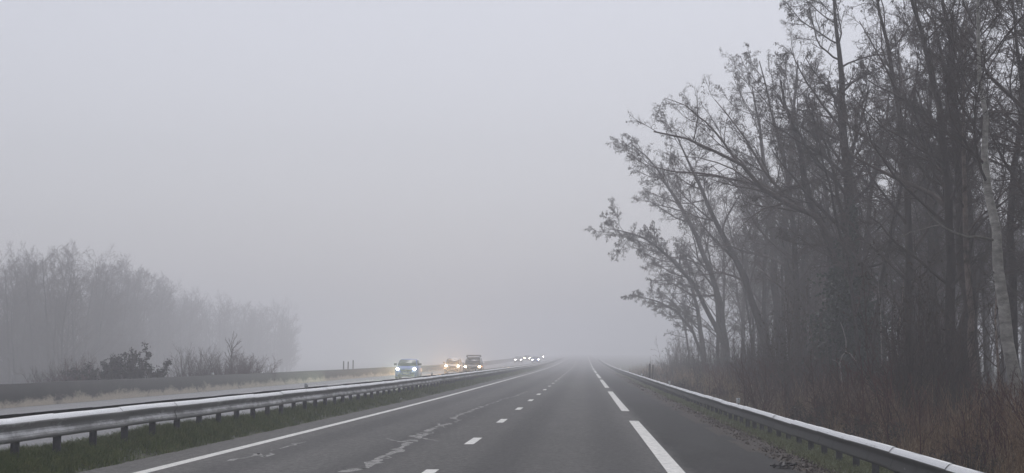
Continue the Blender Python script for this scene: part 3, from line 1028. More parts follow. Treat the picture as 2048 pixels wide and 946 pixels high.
# ---- far wood in the fog on the left
far_proto = []
for i in range(3):
    h = (14.5, 13.0, 15.5)[i]
    lv = [dict(k=26, t0=0.12, t1=0.98, ang=0.8, lf=0.36, rf=0.5, rmin=0.015, n=6, wob=0.13, trop=0.10, s=4, shape=0.6),
          dict(k=9, t0=0.2, t1=1.0, ang=0.75, lf=0.46, rf=0.5, rmin=0.009, n=4, wob=0.16, trop=0.05, s=3),
          dict(k=8, t0=0.15, t1=1.0, ang=0.7, lf=0.46, rf=0.6, rmin=0.005, n=3, wob=0.2, trop=0.04, s=3),
          dict(k=6, t0=0.1, t1=1.0, ang=0.7, lf=0.55, rf=0.7, rmin=0.0035, n=2, wob=0.22, trop=0.0, s=3)]
    far_proto.append(tree_meshes(800 + i, [straight_trunk(820 + i, h)], [0.14], lv))
far_roots = [None] * 3
rng = np.random.default_rng(31)
k = 0
for i in range(190):
    xpix = rng.uniform(-110, 580)
    y = rng.uniform(195, 262) + 400 * max(0, (xpix - 140) / 500)
    x = (xpix - 1170) / F * y
    c = i % 3
    if far_roots[c] is None:
        r = far_roots[c] = add_tree('bare_tree', (0, 0, 0), far_proto[c], '')
    else:
        r = copy_tree(far_roots[c])
    r.location = (x, y, gz(x, y))
    s = rng.uniform(1.08, 1.28) * min(1.08, (y / 228) ** 0.8)
    r.scale = (s * 1.1, s * 1.1, s); r.rotation_euler = (0, 0, rng.uniform(0, 6.28))
    r['label'] = 'fog dimmed tree in the far wood beyond the concrete barrier wall'; r['group'] = 'fog dimmed trees beyond the barrier wall'


# ------------------------------------------------------------------ ivy, shrubs, scrub
def shrub_meshes(seed, stems, h, spread, levels, leaf=None):
    rng = np.random.default_rng(seed)
    st = np.stack([rng.normal(0, spread * 0.18, stems), rng.normal(0, spread * 0.18, stems), np.full(stems, -0.15)], -1)
    a = rng.uniform(0, 6.28, stems); l = rng.uniform(0.05, 0.55, stems) * spread / max(h, 0.5)
    d = np.stack([np.cos(a) * l, np.sin(a) * l, np.ones(stems)], -1)
    L = h * rng.uniform(0.55, 1.1, stems)
    P = grow(rng, st, d, L, 7, 0.09, 0.05)
    Rr = taper(np.full(stems, 0.018 * (h / 2.5) ** 0.5), np.full(stems, 0.006), 7)
    tm = MB().tubes(P, Rr, 5)
    cm = MB()
    for lv in levels:
        pos, dd, Ln, r0 = spawn(rng, P, Rr, L, lv['k'], lv.get('t0', 0.2), 1.0, lv['ang'], lv['lf'], 0.6)
        r0 = np.maximum(r0, lv['rmin'])
        P = grow(rng, pos, dd, Ln, lv['n'], 0.15, lv['trop']); Rr = taper(r0, r0 * 0.5, lv['n']); L = Ln
        cm.tubes(P, Rr, 3)
    lm = None
    if leaf:
        lm = MB(); m = leaf['m']
        par = np.repeat(np.arange(len(P)), m)
        t = rng.uniform(0.05, 1, len(par)); f = t * (P.shape[1] - 1); i = np.minimum(f.astype(int), P.shape[1] - 2); w = (f - i)[:, None]
        C = P[par, i] * (1 - w) + P[par, i + 1] * w + rng.normal(0, leaf['jit'], (len(par), 3))
        leaf_quads(lm, C, np.full(len(C), leaf['size']), rng, leaf.get('droop', 0), leaf.get('ratio', 0.5))
    return tm, cm, lm


def add_shrub(name, loc, ms, label, group, cat, sm='twig', tmat='twig', lmat='dead_leaf', lname='foliage'):
    root = empty(name, loc); tag(root, label, cat, group)
    s = ms[0].build('stem', M[sm], root, True)
    ms[1].build('crown', M[tmat], s, True)
    if ms[2] is not None:
        ms[2].build(lname, M[lmat], root)
    return root


SL = [dict(k=8, ang=0.55, lf=0.42, rmin=0.005, n=4, trop=0.06), dict(k=6, ang=0.55, lf=0.48, rmin=0.0035, n=3, trop=0.04)]
SLD = [dict(k=10, ang=0.6, lf=0.42, rmin=0.005, n=4, trop=0.04), dict(k=8, ang=0.65, lf=0.5, rmin=0.0035, n=3, trop=0.02)]
scr = [add_shrub('scrub_bush', (0, 0, 0), shrub_meshes(401, 12, 3.0, 1.6, SL), '', None, 'bush'),
       add_shrub('scrub_bush', (0, 0, 0), shrub_meshes(402, 16, 2.2, 1.8, SLD), '', None, 'bush', 'red_twig', 'red_twig'),
       add_shrub('scrub_bush', (0, 0, 0), shrub_meshes(403, 9, 4.2, 1.5, SL, dict(m=1, jit=0.03, size=0.08, droop=1)), '', None, 'bush')]
rng = np.random.default_rng(9)
used = [False] * 3
for i in range(175):
    y = scatter_y(rng, 1, 34, 176, 1.15)[0]
    x = 6.3 + rng.gamma(1.6, 1.3) + (rng.uniform(0, 14) if i % 3 == 0 else 0)
    if x > 0.232 * y + 3: x = 7.0 + rng.uniform(0, 1.5)
    xp = 1170 + x / y * F
    if (1630 < xp < 1760 and y < 64) or (xp > 1915 and y < 46): continue
    c = int(rng.choice([0, 1, 1, 2, 0]))
    r = scr[c] if not used[c] else copy_tree(scr[c])
    used[c] = True
    r.location = (x, y, gz(x, y) - 0.05); s = rng.uniform(0.7, 1.15); r.scale = (s, s, s); r.rotation_euler = (0, 0, rng.uniform(0, 6.28))
    r['group'] = 'twiggy scrub along the edge of the wood'; r['label'] = 'leafless brown scrub bush at the foot of the roadside wood'; r['category'] = 'bush'

brm = [add_shrub('bramble', (0, 0, 0), shrub_meshes(411, 16, 1.15, 2.4, SLD, dict(m=1, jit=0.03, size=0.06, droop=0.4)), '', None, 'bramble', 'red_twig', 'twig'),
       add_shrub('bramble', (0, 0, 0), shrub_meshes(412, 13, 1.7, 1.8, SL), '', None, 'bramble', 'red_twig', 'red_twig')]
bu = [False, False]
for i in range(85):
    y = scatter_y(rng, 1, 26, 170, 1.25)[0]
    x = rng.uniform(5.4, 8.2)
    c = int(rng.integers(2)); r = brm[c] if not bu[c] else copy_tree(brm[c]); bu[c] = True
    r.location = (x, y, gz(x, y) - 0.03); q_ = rng.uniform(0.6, 1.15); r.scale = (q_ * 1.15, q_ * 1.15, q_); r.rotation_euler = (0, 0, rng.uniform(0, 6.28))
    r['group'] = 'low brambles in the dry grass behind the guardrail'; r['label'] = 'low tangled bramble in the dry grass behind the grimy guardrail'; r['category'] = 'bramble'

# ivy wrapped over the two trunks
ivy_root = empty('ivy', (float(px(1700, 800, 66)[0]), 66, gz(px(1700, 800, 66)[0], 66)))
tag(ivy_root, 'dark green ivy smothering the lower trunks in the middle of the wood', 'ivy')
rng = np.random.default_rng(17)
C = []
for (xc, yt, yb, wpx, dd, m) in ((1692, 545, 835, 40, 70, 9000), (1704, 560, 845, 36, 66, 8000), (1668, 640, 840, 22, 68, 4500), (1728, 630, 845, 26, 67, 4500), (1690, 470, 600, 13, 69, 2200), (1700, 400, 560, 9, 66, 1500)):
    for _ in range(int(m * 1.5)):
        v = rng.uniform(0, 1)
        y_ = yt + (yb - yt) * v
        wv = wpx * (0.55 + 0.6 * math.sin(v * 3.0) + 0.25 * math.sin(v * 17 + xc) + 0.18 * math.sin(v * 39 + xc))
        p = px(xc + rng.normal(0, 0.62) * wv, y_, dd)
        p[1] += rng.normal(0, 0.35)
        C.append(p)
mb = MB(); leaf_quads(mb, np.array(C), np.full(len(C), 0.15), rng, 0.6, 0.8)
mb.build('foliage', M['ivy'], ivy_root, False, np.array(ivy_root.location))
stem = pl([(1690, 845), (1691, 760), (1694, 680), (1690, 600)], 69.6)
mb = MB()
for off in (-0.25, 0.05, 0.22):
    mb.tubes((stem + np.array((off, -0.1, 0)))[None], np.array([[0.05, 0.045, 0.035, 0.02]]), 5)
mb.build('stem', M['bark'], ivy_root, True, np.array(ivy_root.location))

# pale forked sapling in front of the ivy
q = pl([(1690, 838), (1686, 800), (1684, 764), (1679, 728), (1684, 712), (1692, 703), (1692, 680), (1686, 658), (1681, 645)], 60)
f2 = pl([(1691, 703), (1700, 707), (1706, 715), (1714, 724), (1722, 738)], 60, 58)
f3 = pl([(1679, 728), (1672, 722), (1663, 719)], 60, 61)
sap = empty('sapling', ground_base(q[0])); tag(sap, 'thin pale forked sapling in front of the dark ivy', 'sapling')
mb = MB(); mb.tubes(q[None], np.linspace(0.034, 0.010, len(q))[None], 6)
mb.build('stem', M['pale_wood'], sap, True, np.array(sap.location))
mb = MB(); mb.tubes(f2[None], np.linspace(0.018, 0.006, 5)[None], 5); mb.tubes(f3[None], np.linspace(0.010, 0.005, 3)[None], 5)
mb.build('branch', M['pale_wood'], sap, True, np.array(sap.location))

# thin pale stems and reddish saplings at the edge of the wood
labels = {0: 'slim grey stem standing in dry grass left of the flaking birch', 1: 'short reddish stem behind dry grass in the middle of the wood edge',
          2: 'slender stem near the right border between the two birches'}
for i, (pts, dd, m, r) in enumerate([([(1760, 850), (1762, 790), (1764, 720), (1762, 650), (1756, 560)], 58, 'pale_wood', 0.03),
                                     ([(1796, 850), (1796, 780), (1795, 735), (1798, 660), (1808, 560)], 56, 'birch_red', 0.04),
                                     ([(2006, 880), (2002, 800), (1996, 740), (1990, 640), (1992, 520)], 43, 'birch_red', 0.04)]):
    q = pl(pts, dd)
    sp = empty('sapling', ground_base(q[0])); tag(sp, labels[i], 'sapling')
    ms = tree_meshes(600 + i, [q - np.array(sp.location)], [r], [dict(k=14, t0=0.3, ang=0.8, lf=0.3, rf=0.5, rmin=0.008, n=5, wob=0.12, trop=0.1, s=4), dict(k=6, ang=0.6, lf=0.4, rf=0.6, rmin=0.005, n=3, wob=0.15, trop=0.02, s=3)])
    ms[0].build('trunk', M[m], sp, True); ms[1].build('crown', M['twig'], sp, True)

# bushes and small trees beyond the concrete wall
BUSH_LV = [dict(k=8, t0=0.15, ang=0.5, lf=0.42, rmin=0.012, n=5, trop=0.12), dict(k=5, t0=0.1, ang=0.5, lf=0.4, rmin=0.008, n=3, trop=0.08)]


def at_ground(xpix, d):
    x = (xpix - 1170) / F * d
    return (x, d, gz(x, d))


for (xp, dd, seed, stems, h, sp, lv, leaf, sm, lmat, label) in [
    (255, 93, 501, 34, 2.35, 4.4, BUSH_LV, dict(m=12, jit=0.05, size=0.13, ratio=0.5), 'twig', 'evergreen', 'dark leafy bush with upright shoots behind the concrete barrier wall'),
    (150, 97, 502, 130, 3.0, 2.8, SLD, None, 'red_twig', None, 'reddish twiggy bush left of the dark leafy bush behind the wall'),
    (85, 95, 503, 80, 2.9, 2.8, SL, None, 'twig', None, 'thin grey twiggy bush at the left end behind the barrier wall'),
    (468, 122, 504, 170, 2.5, 4.6, SLD, None, 'red_twig', None, 'domed brown twiggy bush where the hedge ends behind the wall'),
    (385, 110, 505, 90, 2.7, 3.6, SL, None, 'twig', None, 'open twiggy bush between the dark leafy bush and the domed one'),
    (1330, 175, 506, 46, 2.0, 3.6, SLD, None, 'twig', None, 'hazy twiggy bush beside the right guardrail past the end of the wood')]:
    loc = at_ground(xp, dd)
    ms = shrub_meshes(seed, stems, h, sp, lv, leaf)
    add_shrub('bush', loc, ms, label, None, 'bush', sm, sm, lmat or 'dead_leaf')
q = pl([(462, 790), (463, 740), (462, 715), (465, 695), (463, 682)], 122)
q2 = pl([(463, 705), (458, 690), (450, 678)], 122); q3 = pl([(464, 700), (472, 690), (482, 682)], 122)
sp = empty('bare_tree', (q[0][0], q[0][1], gz(q[0][0], q[0][1]))); tag(sp, 'small bare tree standing above the twiggy bushes behind the barrier wall', 'tree')
ms = tree_meshes(701, [q - np.array(sp.location)], [0.07], [dict(k=14, t0=0.5, ang=0.8, lf=0.4, rf=0.5, rmin=0.012, n=5, wob=0.12, trop=0.1, s=4), dict(k=6, ang=0.6, lf=0.4, rf=0.6, rmin=0.008, n=3, wob=0.15, trop=0.02, s=3)],
                 extra_limbs=[(q2 - np.array(sp.location), 0.03), (q3 - np.array(sp.location), 0.03)])
ms[0].build('trunk', M['bark'], sp, True); ms[1].build('crown', M['twig'], sp, True)

# stakes
for i, (xp, ytop, dd, lab) in enumerate([(687, 722, 172, 'leftmost of three thin dark stakes showing over the concrete barrier wall'), (696, 723, 172, 'middle one of three thin dark stakes showing over the concrete barrier wall'),
                                         (706, 720, 172, 'tallest and rightmost of three thin dark stakes over the concrete barrier wall'),
                                         (1299, 727, 128, 'thick weathered wooden stake behind the right guardrail'), (1305.5, 729, 128, 'thin weathered stake just right of the thick one behind the guardrail')]):
    p = px(xp, ytop, dd)
    x, y = p[0], p[1]
    if i < 3:
        x, y = p[0] , p[1]
    g = gz(x, y)
    r = 0.055 if i != 3 else 0.075
    mb = MB()
    a = np.arange(8) * math.pi / 4
    top = p[2] - g
    rings = [(-0.4, r), (top * 0.5, r * 0.95), (top - 0.05, r * 0.9), (top, r * 0.5)]
    V = np.concatenate([np.stack([np.cos(a) * rr + 0.01 * z, np.sin(a) * rr, np.full(8, z)], -1) for z, rr in rings])
    qs = [(j * 8 + k_, j * 8 + (k_ + 1) % 8, (j + 1) * 8 + (k_ + 1) % 8, (j + 1) * 8 + k_) for j in range(3) for k_ in range(8)]
    qs += [(24, 25, 26, 27), (24, 27, 28, 31), (28, 29, 30, 31)]
    o = mb.add(V, qs).build('wooden_stake', M['stake']); o.location = (x, y, g)
    tag(o, lab, 'stake')

# dark scrap of debris on the right edge of the asphalt
rng = np.random.default_rng(4)
p0 = np.array((2.72, 28.6)); mb = MB()
for i in range(26):
    t = i / 25
    x = p0[0] + t * 0.28 + rng.normal(0, 0.03); y = p0[1] + (t - 0.5) * 0.5 + rng.normal(0, 0.12)
    z = gz(x, y) + 0.012
    m = Matrix.Translation((x, y, z + 0.008)) @ Euler((rng.normal(0, 0.25), rng.normal(0, 0.25), rng.uniform(0, 3.1))).to_matrix().to_4x4()
    mb.box(-0.07 * rng.uniform(0.4, 1.2), 0.07, -0.02, 0.02, -0.008, 0.008, m)
o = mb.build('debris', M['rubber_scrap']); tag(o, 'dark crumpled strip of debris on the right edge of the asphalt', 'debris')


# ------------------------------------------------------------------ cars
def loft(stations, prof):
    """stations: list of (y, halfwidth, zbottom, ztop); prof: list of (fx, fz) round the section."""
    V, qs = [], []
    k = len(prof)
    for (y, w, zb, zt) in stations:
        for fx, fz in prof:
            V.append((fx * w, y, zb + (zt - zb) * fz))
    for j in range(len(stations) - 1):
        for i in range(k):
            qs.append((j * k + i, j * k + (i + 1) % k, (j + 1) * k + (i + 1) % k, (j + 1) * k + i))
    n = len(V)
    caps = []
    for j in (0, len(stations) - 1):
        c = np.mean(V[j * k:(j + 1) * k], axis=0); V.append(tuple(c)); ci = len(V) - 1
        for i in range(k):
            caps.append((j * k + i, j * k + (i + 1) % k, ci))
    return V, qs, caps


LOWER = [(-0.90, 0.0), (-0.98, 0.12), (-1.0, 0.45), (-0.985, 0.75), (-0.93, 0.93), (-0.78, 0.985), (-0.4, 1.0), (0, 1.008), (0.4, 1.0), (0.78, 0.985), (0.93, 0.93), (0.985, 0.75), (1.0, 0.45), (0.98, 0.12), (0.90, 0.0)]
UPPER = [(-1.0, 0.0), (-0.95, 0.25), (-0.87, 0.7), (-0.80, 0.91), (-0.68, 0.985), (-0.3, 1.01), (0, 1.015), (0.3, 1.01), (0.68, 0.985), (0.80, 0.91), (0.87, 0.7), (0.95, 0.25), (1.0, 0.0)]


def wheel(parent, x, y, r):
    w = empty('wheel', (x, y, r)); w.parent = parent
    a = np.linspace(0, 2 * np.pi, 25)[:-1]
    for nm, prof, m in (('tyre', [(-0.10, 0.66), (-0.11, 0.9), (-0.085, 1.0), (0.085, 1.0), (0.11, 0.9), (0.10, 0.66)], 'tyre'), ('rim', [(-0.085, 0.655), (-0.09, 0.55), (-0.06, 0.2), (-0.055, 0.02), (0.055, 0.02), (0.06, 0.2), (0.09, 0.55), (0.085, 0.655)], 'rim')):
        V, qs = [], []
        for (dx, f) in prof:
            V += [(dx, math.cos(t) * r * f, math.sin(t) * r * f) for t in a]
        for j in range(len(prof) - 1):
            for i in range(24):
                qs.append((j * 24 + i, j * 24 + (i + 1) % 24, (j + 1) * 24 + (i + 1) % 24, (j + 1) * 24 + i))
        MB().add(V, qs).build(nm, M[m], w, True)


def slab(mb, pts, nrm, t):
    """thin plate of thickness t on quad pts"""
    p = np.array(pts, float); nv = np.array(nrm, float); nv /= np.linalg.norm(nv)
    V = np.concatenate([p + nv * 0.004, p + nv * (0.004 + t)])
    mb.add(V, [(0, 1, 2, 3), (4, 7, 6, 5), (0, 4, 5, 1), (1, 5, 6, 2), (2, 6, 7, 3), (3, 7, 4, 0)])


def make_car(loc, label, paint, h=1.6, width=1.82, length=4.35, belt=1.06, hood=0.98, lamp='lamp_cool', rack=False, pillars=None, lamp_z=0.80, extra=True, lamp_size=1.0):
    root = empty('car', loc); tag(root, label, 'car', 'oncoming cars on the far carriageway')
    hw = width / 2; f = -length / 2; b = length / 2
    st = [(f, hw * 0.66, 0.34, hood * 0.60), (f + 0.06, hw * 0.86, 0.27, hood * 0.80), (f + 0.22, hw * 0.965, 0.23, hood * 0.945), (f + 0.6, hw * 0.99, 0.22, hood * 0.995),
          (f + 1.05, hw, 0.22, hood + 0.05), (f + 1.4, hw, 0.22, belt), (b - 1.2, hw, 0.22, belt + 0.02), (b - 0.3, hw * 0.97, 0.26, belt), (b - 0.06, hw * 0.9, 0.34, belt * 0.9), (b, hw * 0.8, 0.4, belt * 0.78)]
    V, qs, caps = loft(st, LOWER)
    mb = MB().add(V, qs, caps)
    y0, y1 = f + 1.15, b - 0.12
    zb = belt - 0.05
    gs = [(y0, hw * 0.86, zb, zb + 0.03), (y0 + 0.35, hw * 0.87, zb, zb + (h - zb) * 0.50), (y0 + 0.70, hw * 0.86, zb, zb + (h - zb) * 0.93), (y0 + 0.95, hw * 0.855, zb, h - 0.01),
          (y0 + 1.5, hw * 0.855, zb, h), (y1 - 0.8, hw * 0.85, zb, h - 0.02), (y1 - 0.35, hw * 0.83, zb, h - 0.08), (y1 - 0.05, hw * 0.8, zb, zb + (h - zb) * 0.5), (y1, hw * 0.78, zb, zb + 0.03)]
    V, qs, caps = loft(gs, UPPER)
    mb.add(V, qs, caps)
    mb.build('body', M[paint], root, True)
    H = h - zb
    # windscreen: plate on the raked front of the cabin
    mb = MB()
    nrm = (0, -H * 0.9, 0.72)
    za, zt = zb + 0.06, zb + H * 0.90
    ya, yt = y0 + 0.03, y0 + 0.685
    slab(mb, [(-hw * 0.80, ya, za), (hw * 0.80, ya, za), (hw * 0.655, yt, zt), (-hw * 0.655, yt, zt)], nrm, 0.012)
    mb.build('windscreen', M['glass'], root)
    # side windows
    for s in (-1, 1):
        mb = MB()
        xa, xt = hw * 0.865 * s, hw * 0.745 * s
        slab(mb, [(xa * 0.985, y0 + 0.42, zb + 0.09), (xa * 0.985, y1 - 0.35, zb + 0.09), (xt, y1 - 0.75, h - 0.11), (xt, y0 + 0.95, h - 0.11)], (s, 0, 0.3), 0.02)
        mb.build('side_window', M['glass'], root)
        # door mirror
        mm = empty('mirror', (0, 0, 0)); mm.parent = root; mm.location = (s * hw * 0.93, y0 + 0.32, belt + 0.05)
        g = MB(); m = Matrix.Rotation(0.15 * s, 4, 'Z')
        V, qq, cp = loft([(-0.09, 0.06, 0.04, 0.12), (-0.05, 0.105, 0.0, 0.16), (0.05, 0.115, -0.01, 0.17), (0.07, 0.10, 0.01, 0.15)], LOWER)
        g.add(np.array(V) + np.array((s * 0.13, 0, 0)), qq, cp).build('shell', M['trim' if paint != 'dark_paint' else 'silver'], mm, True)
        MB().box(min(0, s * 0.05), max(0, s * 0.05), -0.02, 0.02, -0.03, 0.03).build('arm', M['trim'], mm)
        # headlamp lens, swept back round the corner of the nose
        hl = empty('headlight', (0, 0, 0)); hl.parent = root
        k = lamp_size
        zl = lamp_z
        c1 = np.array((s * hw * 0.88, f + 0.145, zl)); c0 = np.array((s * hw * 0.50, f + 0.055, zl - 0.03))
        g = MB()
        P = []
        for t in np.linspace(0, 1, 7):
            c = c0 * (1 - t) + c1 * t
            hh = (0.035 + 0.05 * math.sin(0.4 + t * 2.2)) * k
            for yy in (-0.03, 0.10):
                P += [(c[0], c[1] + yy, c[2] - hh), (c[0], c[1] + yy, c[2] + hh)]
        qs = []
        for j in range(6):
            a = j * 4; e = a + 4
            qs += [(a, a + 1, e + 1, e), (a + 2, e + 2, e + 3, a + 3), (a + 1, a + 3, e + 3, e + 1), (a, e, e + 2, a + 2)]
        qs += [(0, 2, 3, 1), (24, 25, 27, 26)]
        g.add(P, qs).build('housing', M['silver'], hl, True)
        # glowing bulb bowl
        a = np.linspace(0, 2 * np.pi, 17)[:-1]
        bc = c0 * 0.45 + c1 * 0.55
        V = []
        for rr, yy in ((0.095 * k, -0.035), (0.08 * k, -0.06), (0.04 * k, -0.075)):
            V += [(bc[0] + 1.35 * rr * math.cos(t), bc[1] + yy, bc[2] + 0.9 * rr * math.sin(t)) for t in a]
        V.append((bc[0], bc[1] - 0.08, bc[2]))
        qs = [(j * 16 + i, j * 16 + (i + 1) % 16, (j + 1) * 16 + (i + 1) % 16, (j + 1) * 16 + i) for j in (0, 1) for i in range(16)]
        ts = [(32 + i, 32 + (i + 1) % 16, 48) for i in range(16)]
        g = MB().add(V, qs, ts).build('lamp', M[lamp], hl, True)
        if extra:
            ld = bpy.data.lights.new('headlight_beam', 'SPOT'); ld.energy = extra[0]; ld.color = extra[1]; ld.spot_size = R(88); ld.spot_blend = 1.0; ld.shadow_soft_size = 0.06
            lo = bpy.data.objects.new('headlight_beam', ld); COL.objects.link(lo); lo.parent = hl
            lo.location = (bc[0], bc[1] - 0.13, bc[2]); lo.rotation_euler = (R(90 - 6), 0, R(180 + 3 * s))
    # nose: grille, lower intake, plate, badge
    mb = MB(); mb.box(-hw * 0.44, hw * 0.44, f - 0.012, f + 0.1, hood * 0.66, hood * 0.79); mb.build('grille', M['trim'], root)
    mb = MB(); mb.box(-hw * 0.7, hw * 0.7, f - 0.02, f + 0.12, 0.24, 0.40); mb.build('bumper', M['trim'], root)
    mb = MB(); mb.box(-0.26, 0.26, f - 0.035, f - 0.021, 0.44, 0.55); mb.build('number_plate', M['plate'], root)
    a = np.linspace(0, 2 * np.pi, 13)[:-1]
    V = [(0.065 * math.cos(t), f - 0.018 - yy, hood * 0.80 + 0.065 * math.sin(t)) for yy in (0, 0.012) for t in a] + [(0, f - 0.034, hood * 0.80)]
    MB().add(V, [(i, (i + 1) % 12, 12 + (i + 1) % 12, 12 + i) for i in range(12)], [(12 + i, 12 + (i + 1) % 12, 24) for i in range(12)]).build('badge', M['chrome'], root)
    for s in (-1, 1):
        for yy in (f + 0.85, b - 0.82):
            wheel(root, s * (hw - 0.12), yy, 0.33)
    if pillars:
        mb = MB()
        for s in (-1, 1):
            mb.tubes(np.array([[(s * hw * 0.83, y0 + 0.01, zb + 0.07), (s * hw * 0.80, y0 + 0.36, zb + H * 0.5), (s * hw * 0.71, y0 + 0.68, zb + H * 0.9), (s * hw * 0.66, y0 + 0.95, h + 0.005)]]), np.array([[0.035, 0.04, 0.035, 0.03]]), 6)
        mb.build('pillar_trim', M[pillars], root, True)
    if rack:
        mb = MB()
        mb.tubes(np.array([[(-hw * 0.74, y0 + 1.0, h + 0.10), (0, y0 + 1.0, h + 0.12), (hw * 0.74, y0 + 1.0, h + 0.10)], [(-hw * 0.74, y0 + 2.0, h + 0.10), (0, y0 + 2.0, h + 0.12), (hw * 0.74, y0 + 2.0, h + 0.10)]]), np.full((2, 3), 0.035), 6)
        for s in (-1, 1):
            mb.box(s * hw * 0.70 - 0.04, s * hw * 0.70 + 0.04, y0 + 0.8, y0 + 2.3, h - 0.02, h + 0.075)
        mb.box(-hw * 0.72, hw * 0.72, y0 + 0.9, y0 + 2.2, h + 0.15, h + 0.20)
        mb.build('roof_rack', M['trim'], root)
        g = MB(); V, qq, cp = loft([(y0 + 0.02, 0.01, h - 0.35, h - 0.34), (y0 + 0.021, 0.01, h - 0.35, h - 0.34)], UPPER)
        mb = MB(); mb.box(hw * 0.90, hw * 0.985, f + 0.16, f + 0.30, lamp_z - 0.03, lamp_z + 0.07); mb.build('indicator', M['indicator'], root)
    return root


def far_z(x, y):
    return gz(x, y) + 0.002


c1 = make_car((-13.95, 155, far_z(-13.95, 155)), 'blue car with bright white headlights, nearest of the oncoming cars', 'blue_paint', h=1.60, lamp='lamp_cool', lamp_z=0.84, extra=(2200, (0.85, 1.0, 0.72)))
c2 = make_car((-10.9, 192, far_z(-10.9, 192)), 'dark car with a roof rack and warm headlights next to the median guardrail', 'dark_paint', h=1.76, width=1.90, lamp='lamp_warm', rack=True, pillars='silver', lamp_z=0.82, extra=(1000, (1.0, 0.62, 0.28)))
c3 = make_car((-14.2, 212, far_z(-14.2, 212)), 'grey car with orange headlight glow on the road, left of the dark car', 'grey_paint', h=1.68, lamp='lamp_warm', lamp_z=0.86, extra=(4500, (1.0, 0.60, 0.25)))
c4 = make_car((-15.1, 446, far_z(-15.1, 446)), 'leftmost of the distant cars showing only white headlights in the fog', 'grey_paint', lamp='lamp_far', extra=None, lamp_size=1.4)
c5 = make_car((-15.7, 534, far_z(-15.7, 534)), 'distant car with yellowish headlights in the fog, second from the left', 'dark_paint', lamp='lamp_far_yellow', extra=None, lamp_size=1.6)
c6 = make_car((-11.2, 446, far_z(-11.2, 446)), 'distant car with white headlights, third in the foggy row of lights', 'blue_paint', lamp='lamp_far', extra=None, lamp_size=1.3)


# distant motorcycle: one lamp farthest down the road
mz = far_z(-12.8, 600)
mo = empty('motorcycle', (-12.8, 600, mz)); tag(mo, 'single white headlight of a motorcycle, farthest of the lights in the fog', 'motorcycle')
for yy in (-0.7, 0.7):
    w = empty('wheel', (0, yy, 0.31)); w.parent = mo
    a = np.linspace(0, 2 * np.pi, 21)[:-1]
    for nm, prof, m in (('tyre', [(-0.05, 0.78), (-0.06, 0.92), (0, 1.0), (0.06, 0.92), (0.05, 0.78)], 'tyre'), ('rim', [(-0.02, 0.775), (-0.03, 0.1), (0.03, 0.1), (0.02, 0.775)], 'rim')):
        V, qs = [], []
        for (dx, f) in prof: V += [(dx, math.cos(t) * 0.31 * f, math.sin(t) * 0.31 * f) for t in a]
        for j in range(len(prof) - 1):
            for i in range(20): qs.append((j * 20 + i, j * 20 + (i + 1) % 20, (j + 1) * 20 + (i + 1) % 20, (j + 1) * 20 + i))
        MB().add(V, qs).build(nm, M[m], w, True)
V, qq, cp = loft([(-0.85, 0.10, 0.75, 1.05), (-0.6, 0.2, 0.5, 1.2), (-0.1, 0.22, 0.35, 1.0), (0.4, 0.18, 0.4, 0.85), (0.95, 0.1, 0.7, 0.95)], LOWER)
MB().add(V, qq, cp).build('fairing', M['dark_paint'], mo, True)
MB().tubes(np.array([[(-0.36, -0.35, 1.05), (-0.2, -0.5, 1.08), (0, -0.52, 1.05), (0.2, -0.5, 1.08), (0.36, -0.35, 1.05)]]), np.full((1, 5), 0.02), 6).build('handlebar', M['trim'], mo, True)
MB().tubes(np.array([[(0, -0.93, 0.92), (0, -0.90, 0.92), (0, -0.86, 0.92)]]), np.array([[0.02, 0.13, 0.15]]), 12).build('headlight', M['lamp_far'], mo, True)
# rider
P = [(0, 0.25, 0.85), (0, 0.15, 1.15), (0, 0.0, 1.42), (0, -0.05, 1.52), (0, -0.08, 1.66)]
bm = bpy.data.meshes.new('person')
verts = P + [(-0.21, 0.0, 1.38), (-0.30, -0.2, 1.15), (-0.33, -0.34, 1.07), (0.21, 0.0, 1.38), (0.30, -0.2, 1.15), (0.33, -0.34, 1.07),
             (-0.16, 0.2, 0.86), (-0.24, -0.18, 0.82), (-0.22, 0.05, 0.38), (0.16, 0.2, 0.86), (0.24, -0.18, 0.82), (0.22, 0.05, 0.38), (-0.22, -0.08, 0.33), (0.22, -0.08, 0.33)]
edges = [(0, 1), (1, 2), (2, 3), (3, 4), (2, 5), (5, 6), (6, 7), (2, 8), (8, 9), (9, 10), (0, 11), (11, 12), (12, 13), (0, 14), (14, 15), (15, 16), (13, 17), (16, 18)]
bm.from_pydata(verts, edges, [])
rider = bpy.data.objects.new('person', bm); COL.objects.link(rider)
sk = rider.modifiers.new('Skin', 'SKIN'); rider.modifiers.new('Sub', 'SUBSURF').render_levels = 1
rad = [0.17, 0.17, 0.15, 0.08, 0.13, 0.09, 0.06, 0.045, 0.09, 0.06, 0.045, 0.11, 0.09, 0.06, 0.11, 0.09, 0.06, 0.05, 0.05]
for sv, r_ in zip(bm.skin_vertices[0].data, rad):
    sv.radius = (r_, r_)
bm.skin_vertices[0].data[0].use_root = True
bm.materials.append(M['trim'])
rider.location = (-12.8, 600, mz)
tag(rider, 'rider in dark clothes sitting on the distant motorcycle', 'person')

# ------------------------------------------------------------------ fog
haze = MB().box(-690, 690, -85, 2990, -9, 24).build('haze', None)
hm = bpy.data.materials.new('fog'); hm.use_nodes = True
nt = hm.node_tree
for nd in list(nt.nodes):
    if nd.type == 'BSDF_PRINCIPLED': nt.nodes.remove(nd)
pv = nt.nodes.new('ShaderNodeVolumePrincipled')
pv.inputs['Color'].default_value = (0.955, 0.965, 1.0, 1)
pv.inputs['Density'].default_value = 0.0029
pv.inputs['Anisotropy'].default_value = 0.35
nt.links.new(pv.outputs[0], nt.nodes['Material Output'].inputs['Volume'])
haze.data.materials.append(hm)
tag(haze, kind='stuff')

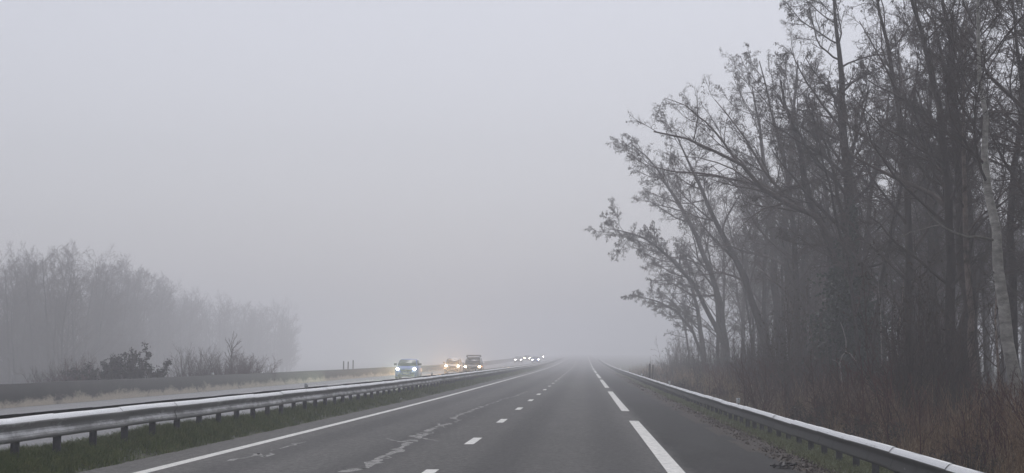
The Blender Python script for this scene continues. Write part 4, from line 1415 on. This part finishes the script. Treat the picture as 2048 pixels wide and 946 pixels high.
# ------------------------------------------------------------------ sky and sun
EL, AZ = 56, 6       # hidden sun, ahead of the camera
w = bpy.data.worlds.new('World'); scene.world = w; w.use_nodes = True
nt = w.node_tree; bg = nt.nodes['Background']
sky = nt.nodes.new('ShaderNodeTexSky'); sky.sky_type = 'NISHITA'; sky.sun_disc = False
sky.sun_elevation = R(EL); sky.sun_rotation = R(AZ); sky.air_density = 1.0; sky.dust_density = 2.5; sky.ozone_density = 1.0
hs = nt.nodes.new('ShaderNodeHueSaturation'); hs.inputs['Saturation'].default_value = 0.22
nt.links.new(sky.outputs[0], hs.inputs['Color']); nt.links.new(mix(nt, 1.0, hs.outputs[0], (0.93, 0.93, 1.0), 'MULTIPLY'), bg.inputs['Color'])
bg.inputs['Strength'].default_value = 0.10
sd = bpy.data.lights.new('sun', 'SUN'); sd.energy = 1.2; sd.angle = R(40); sd.color = (0.985, 0.975, 1.0)
so = bpy.data.objects.new('sun', sd); COL.objects.link(so)
dirv = Vector((math.sin(R(AZ)) * math.cos(R(EL)), math.cos(R(AZ)) * math.cos(R(EL)), math.sin(R(EL))))
so.rotation_euler = dirv.to_track_quat('Z', 'Y').to_euler(); so.location = (0, 0, 60)

# ------------------------------------------------------------------ camera and render
cd = bpy.data.cameras.new('camera'); cam = bpy.data.objects.new('camera', cd); COL.objects.link(cam)
cd.sensor_fit = 'HORIZONTAL'; cd.sensor_width = 36.0; cd.lens = 36.0 * F / 2048.0
cd.clip_end = 9000; cd.clip_start = 0.1
cam.location = tuple(CAM); cam.rotation_euler = (R(90) + PITCH, 0, YAW)
scene.camera = cam
vs = scene.view_settings
vs.view_transform = 'Standard'; vs.look = 'None'; vs.gamma = 1.0; vs.use_curve_mapping = False
vs.exposure = 0.10
cy = scene.cycles
cy.max_bounces = 6; cy.diffuse_bounces = 3; cy.glossy_bounces = 3; cy.volume_bounces = 2; cy.transparent_max_bounces = 4
cy.use_denoising = True
cy.sample_clamp_indirect = 4.0
cy.use_light_tree = True
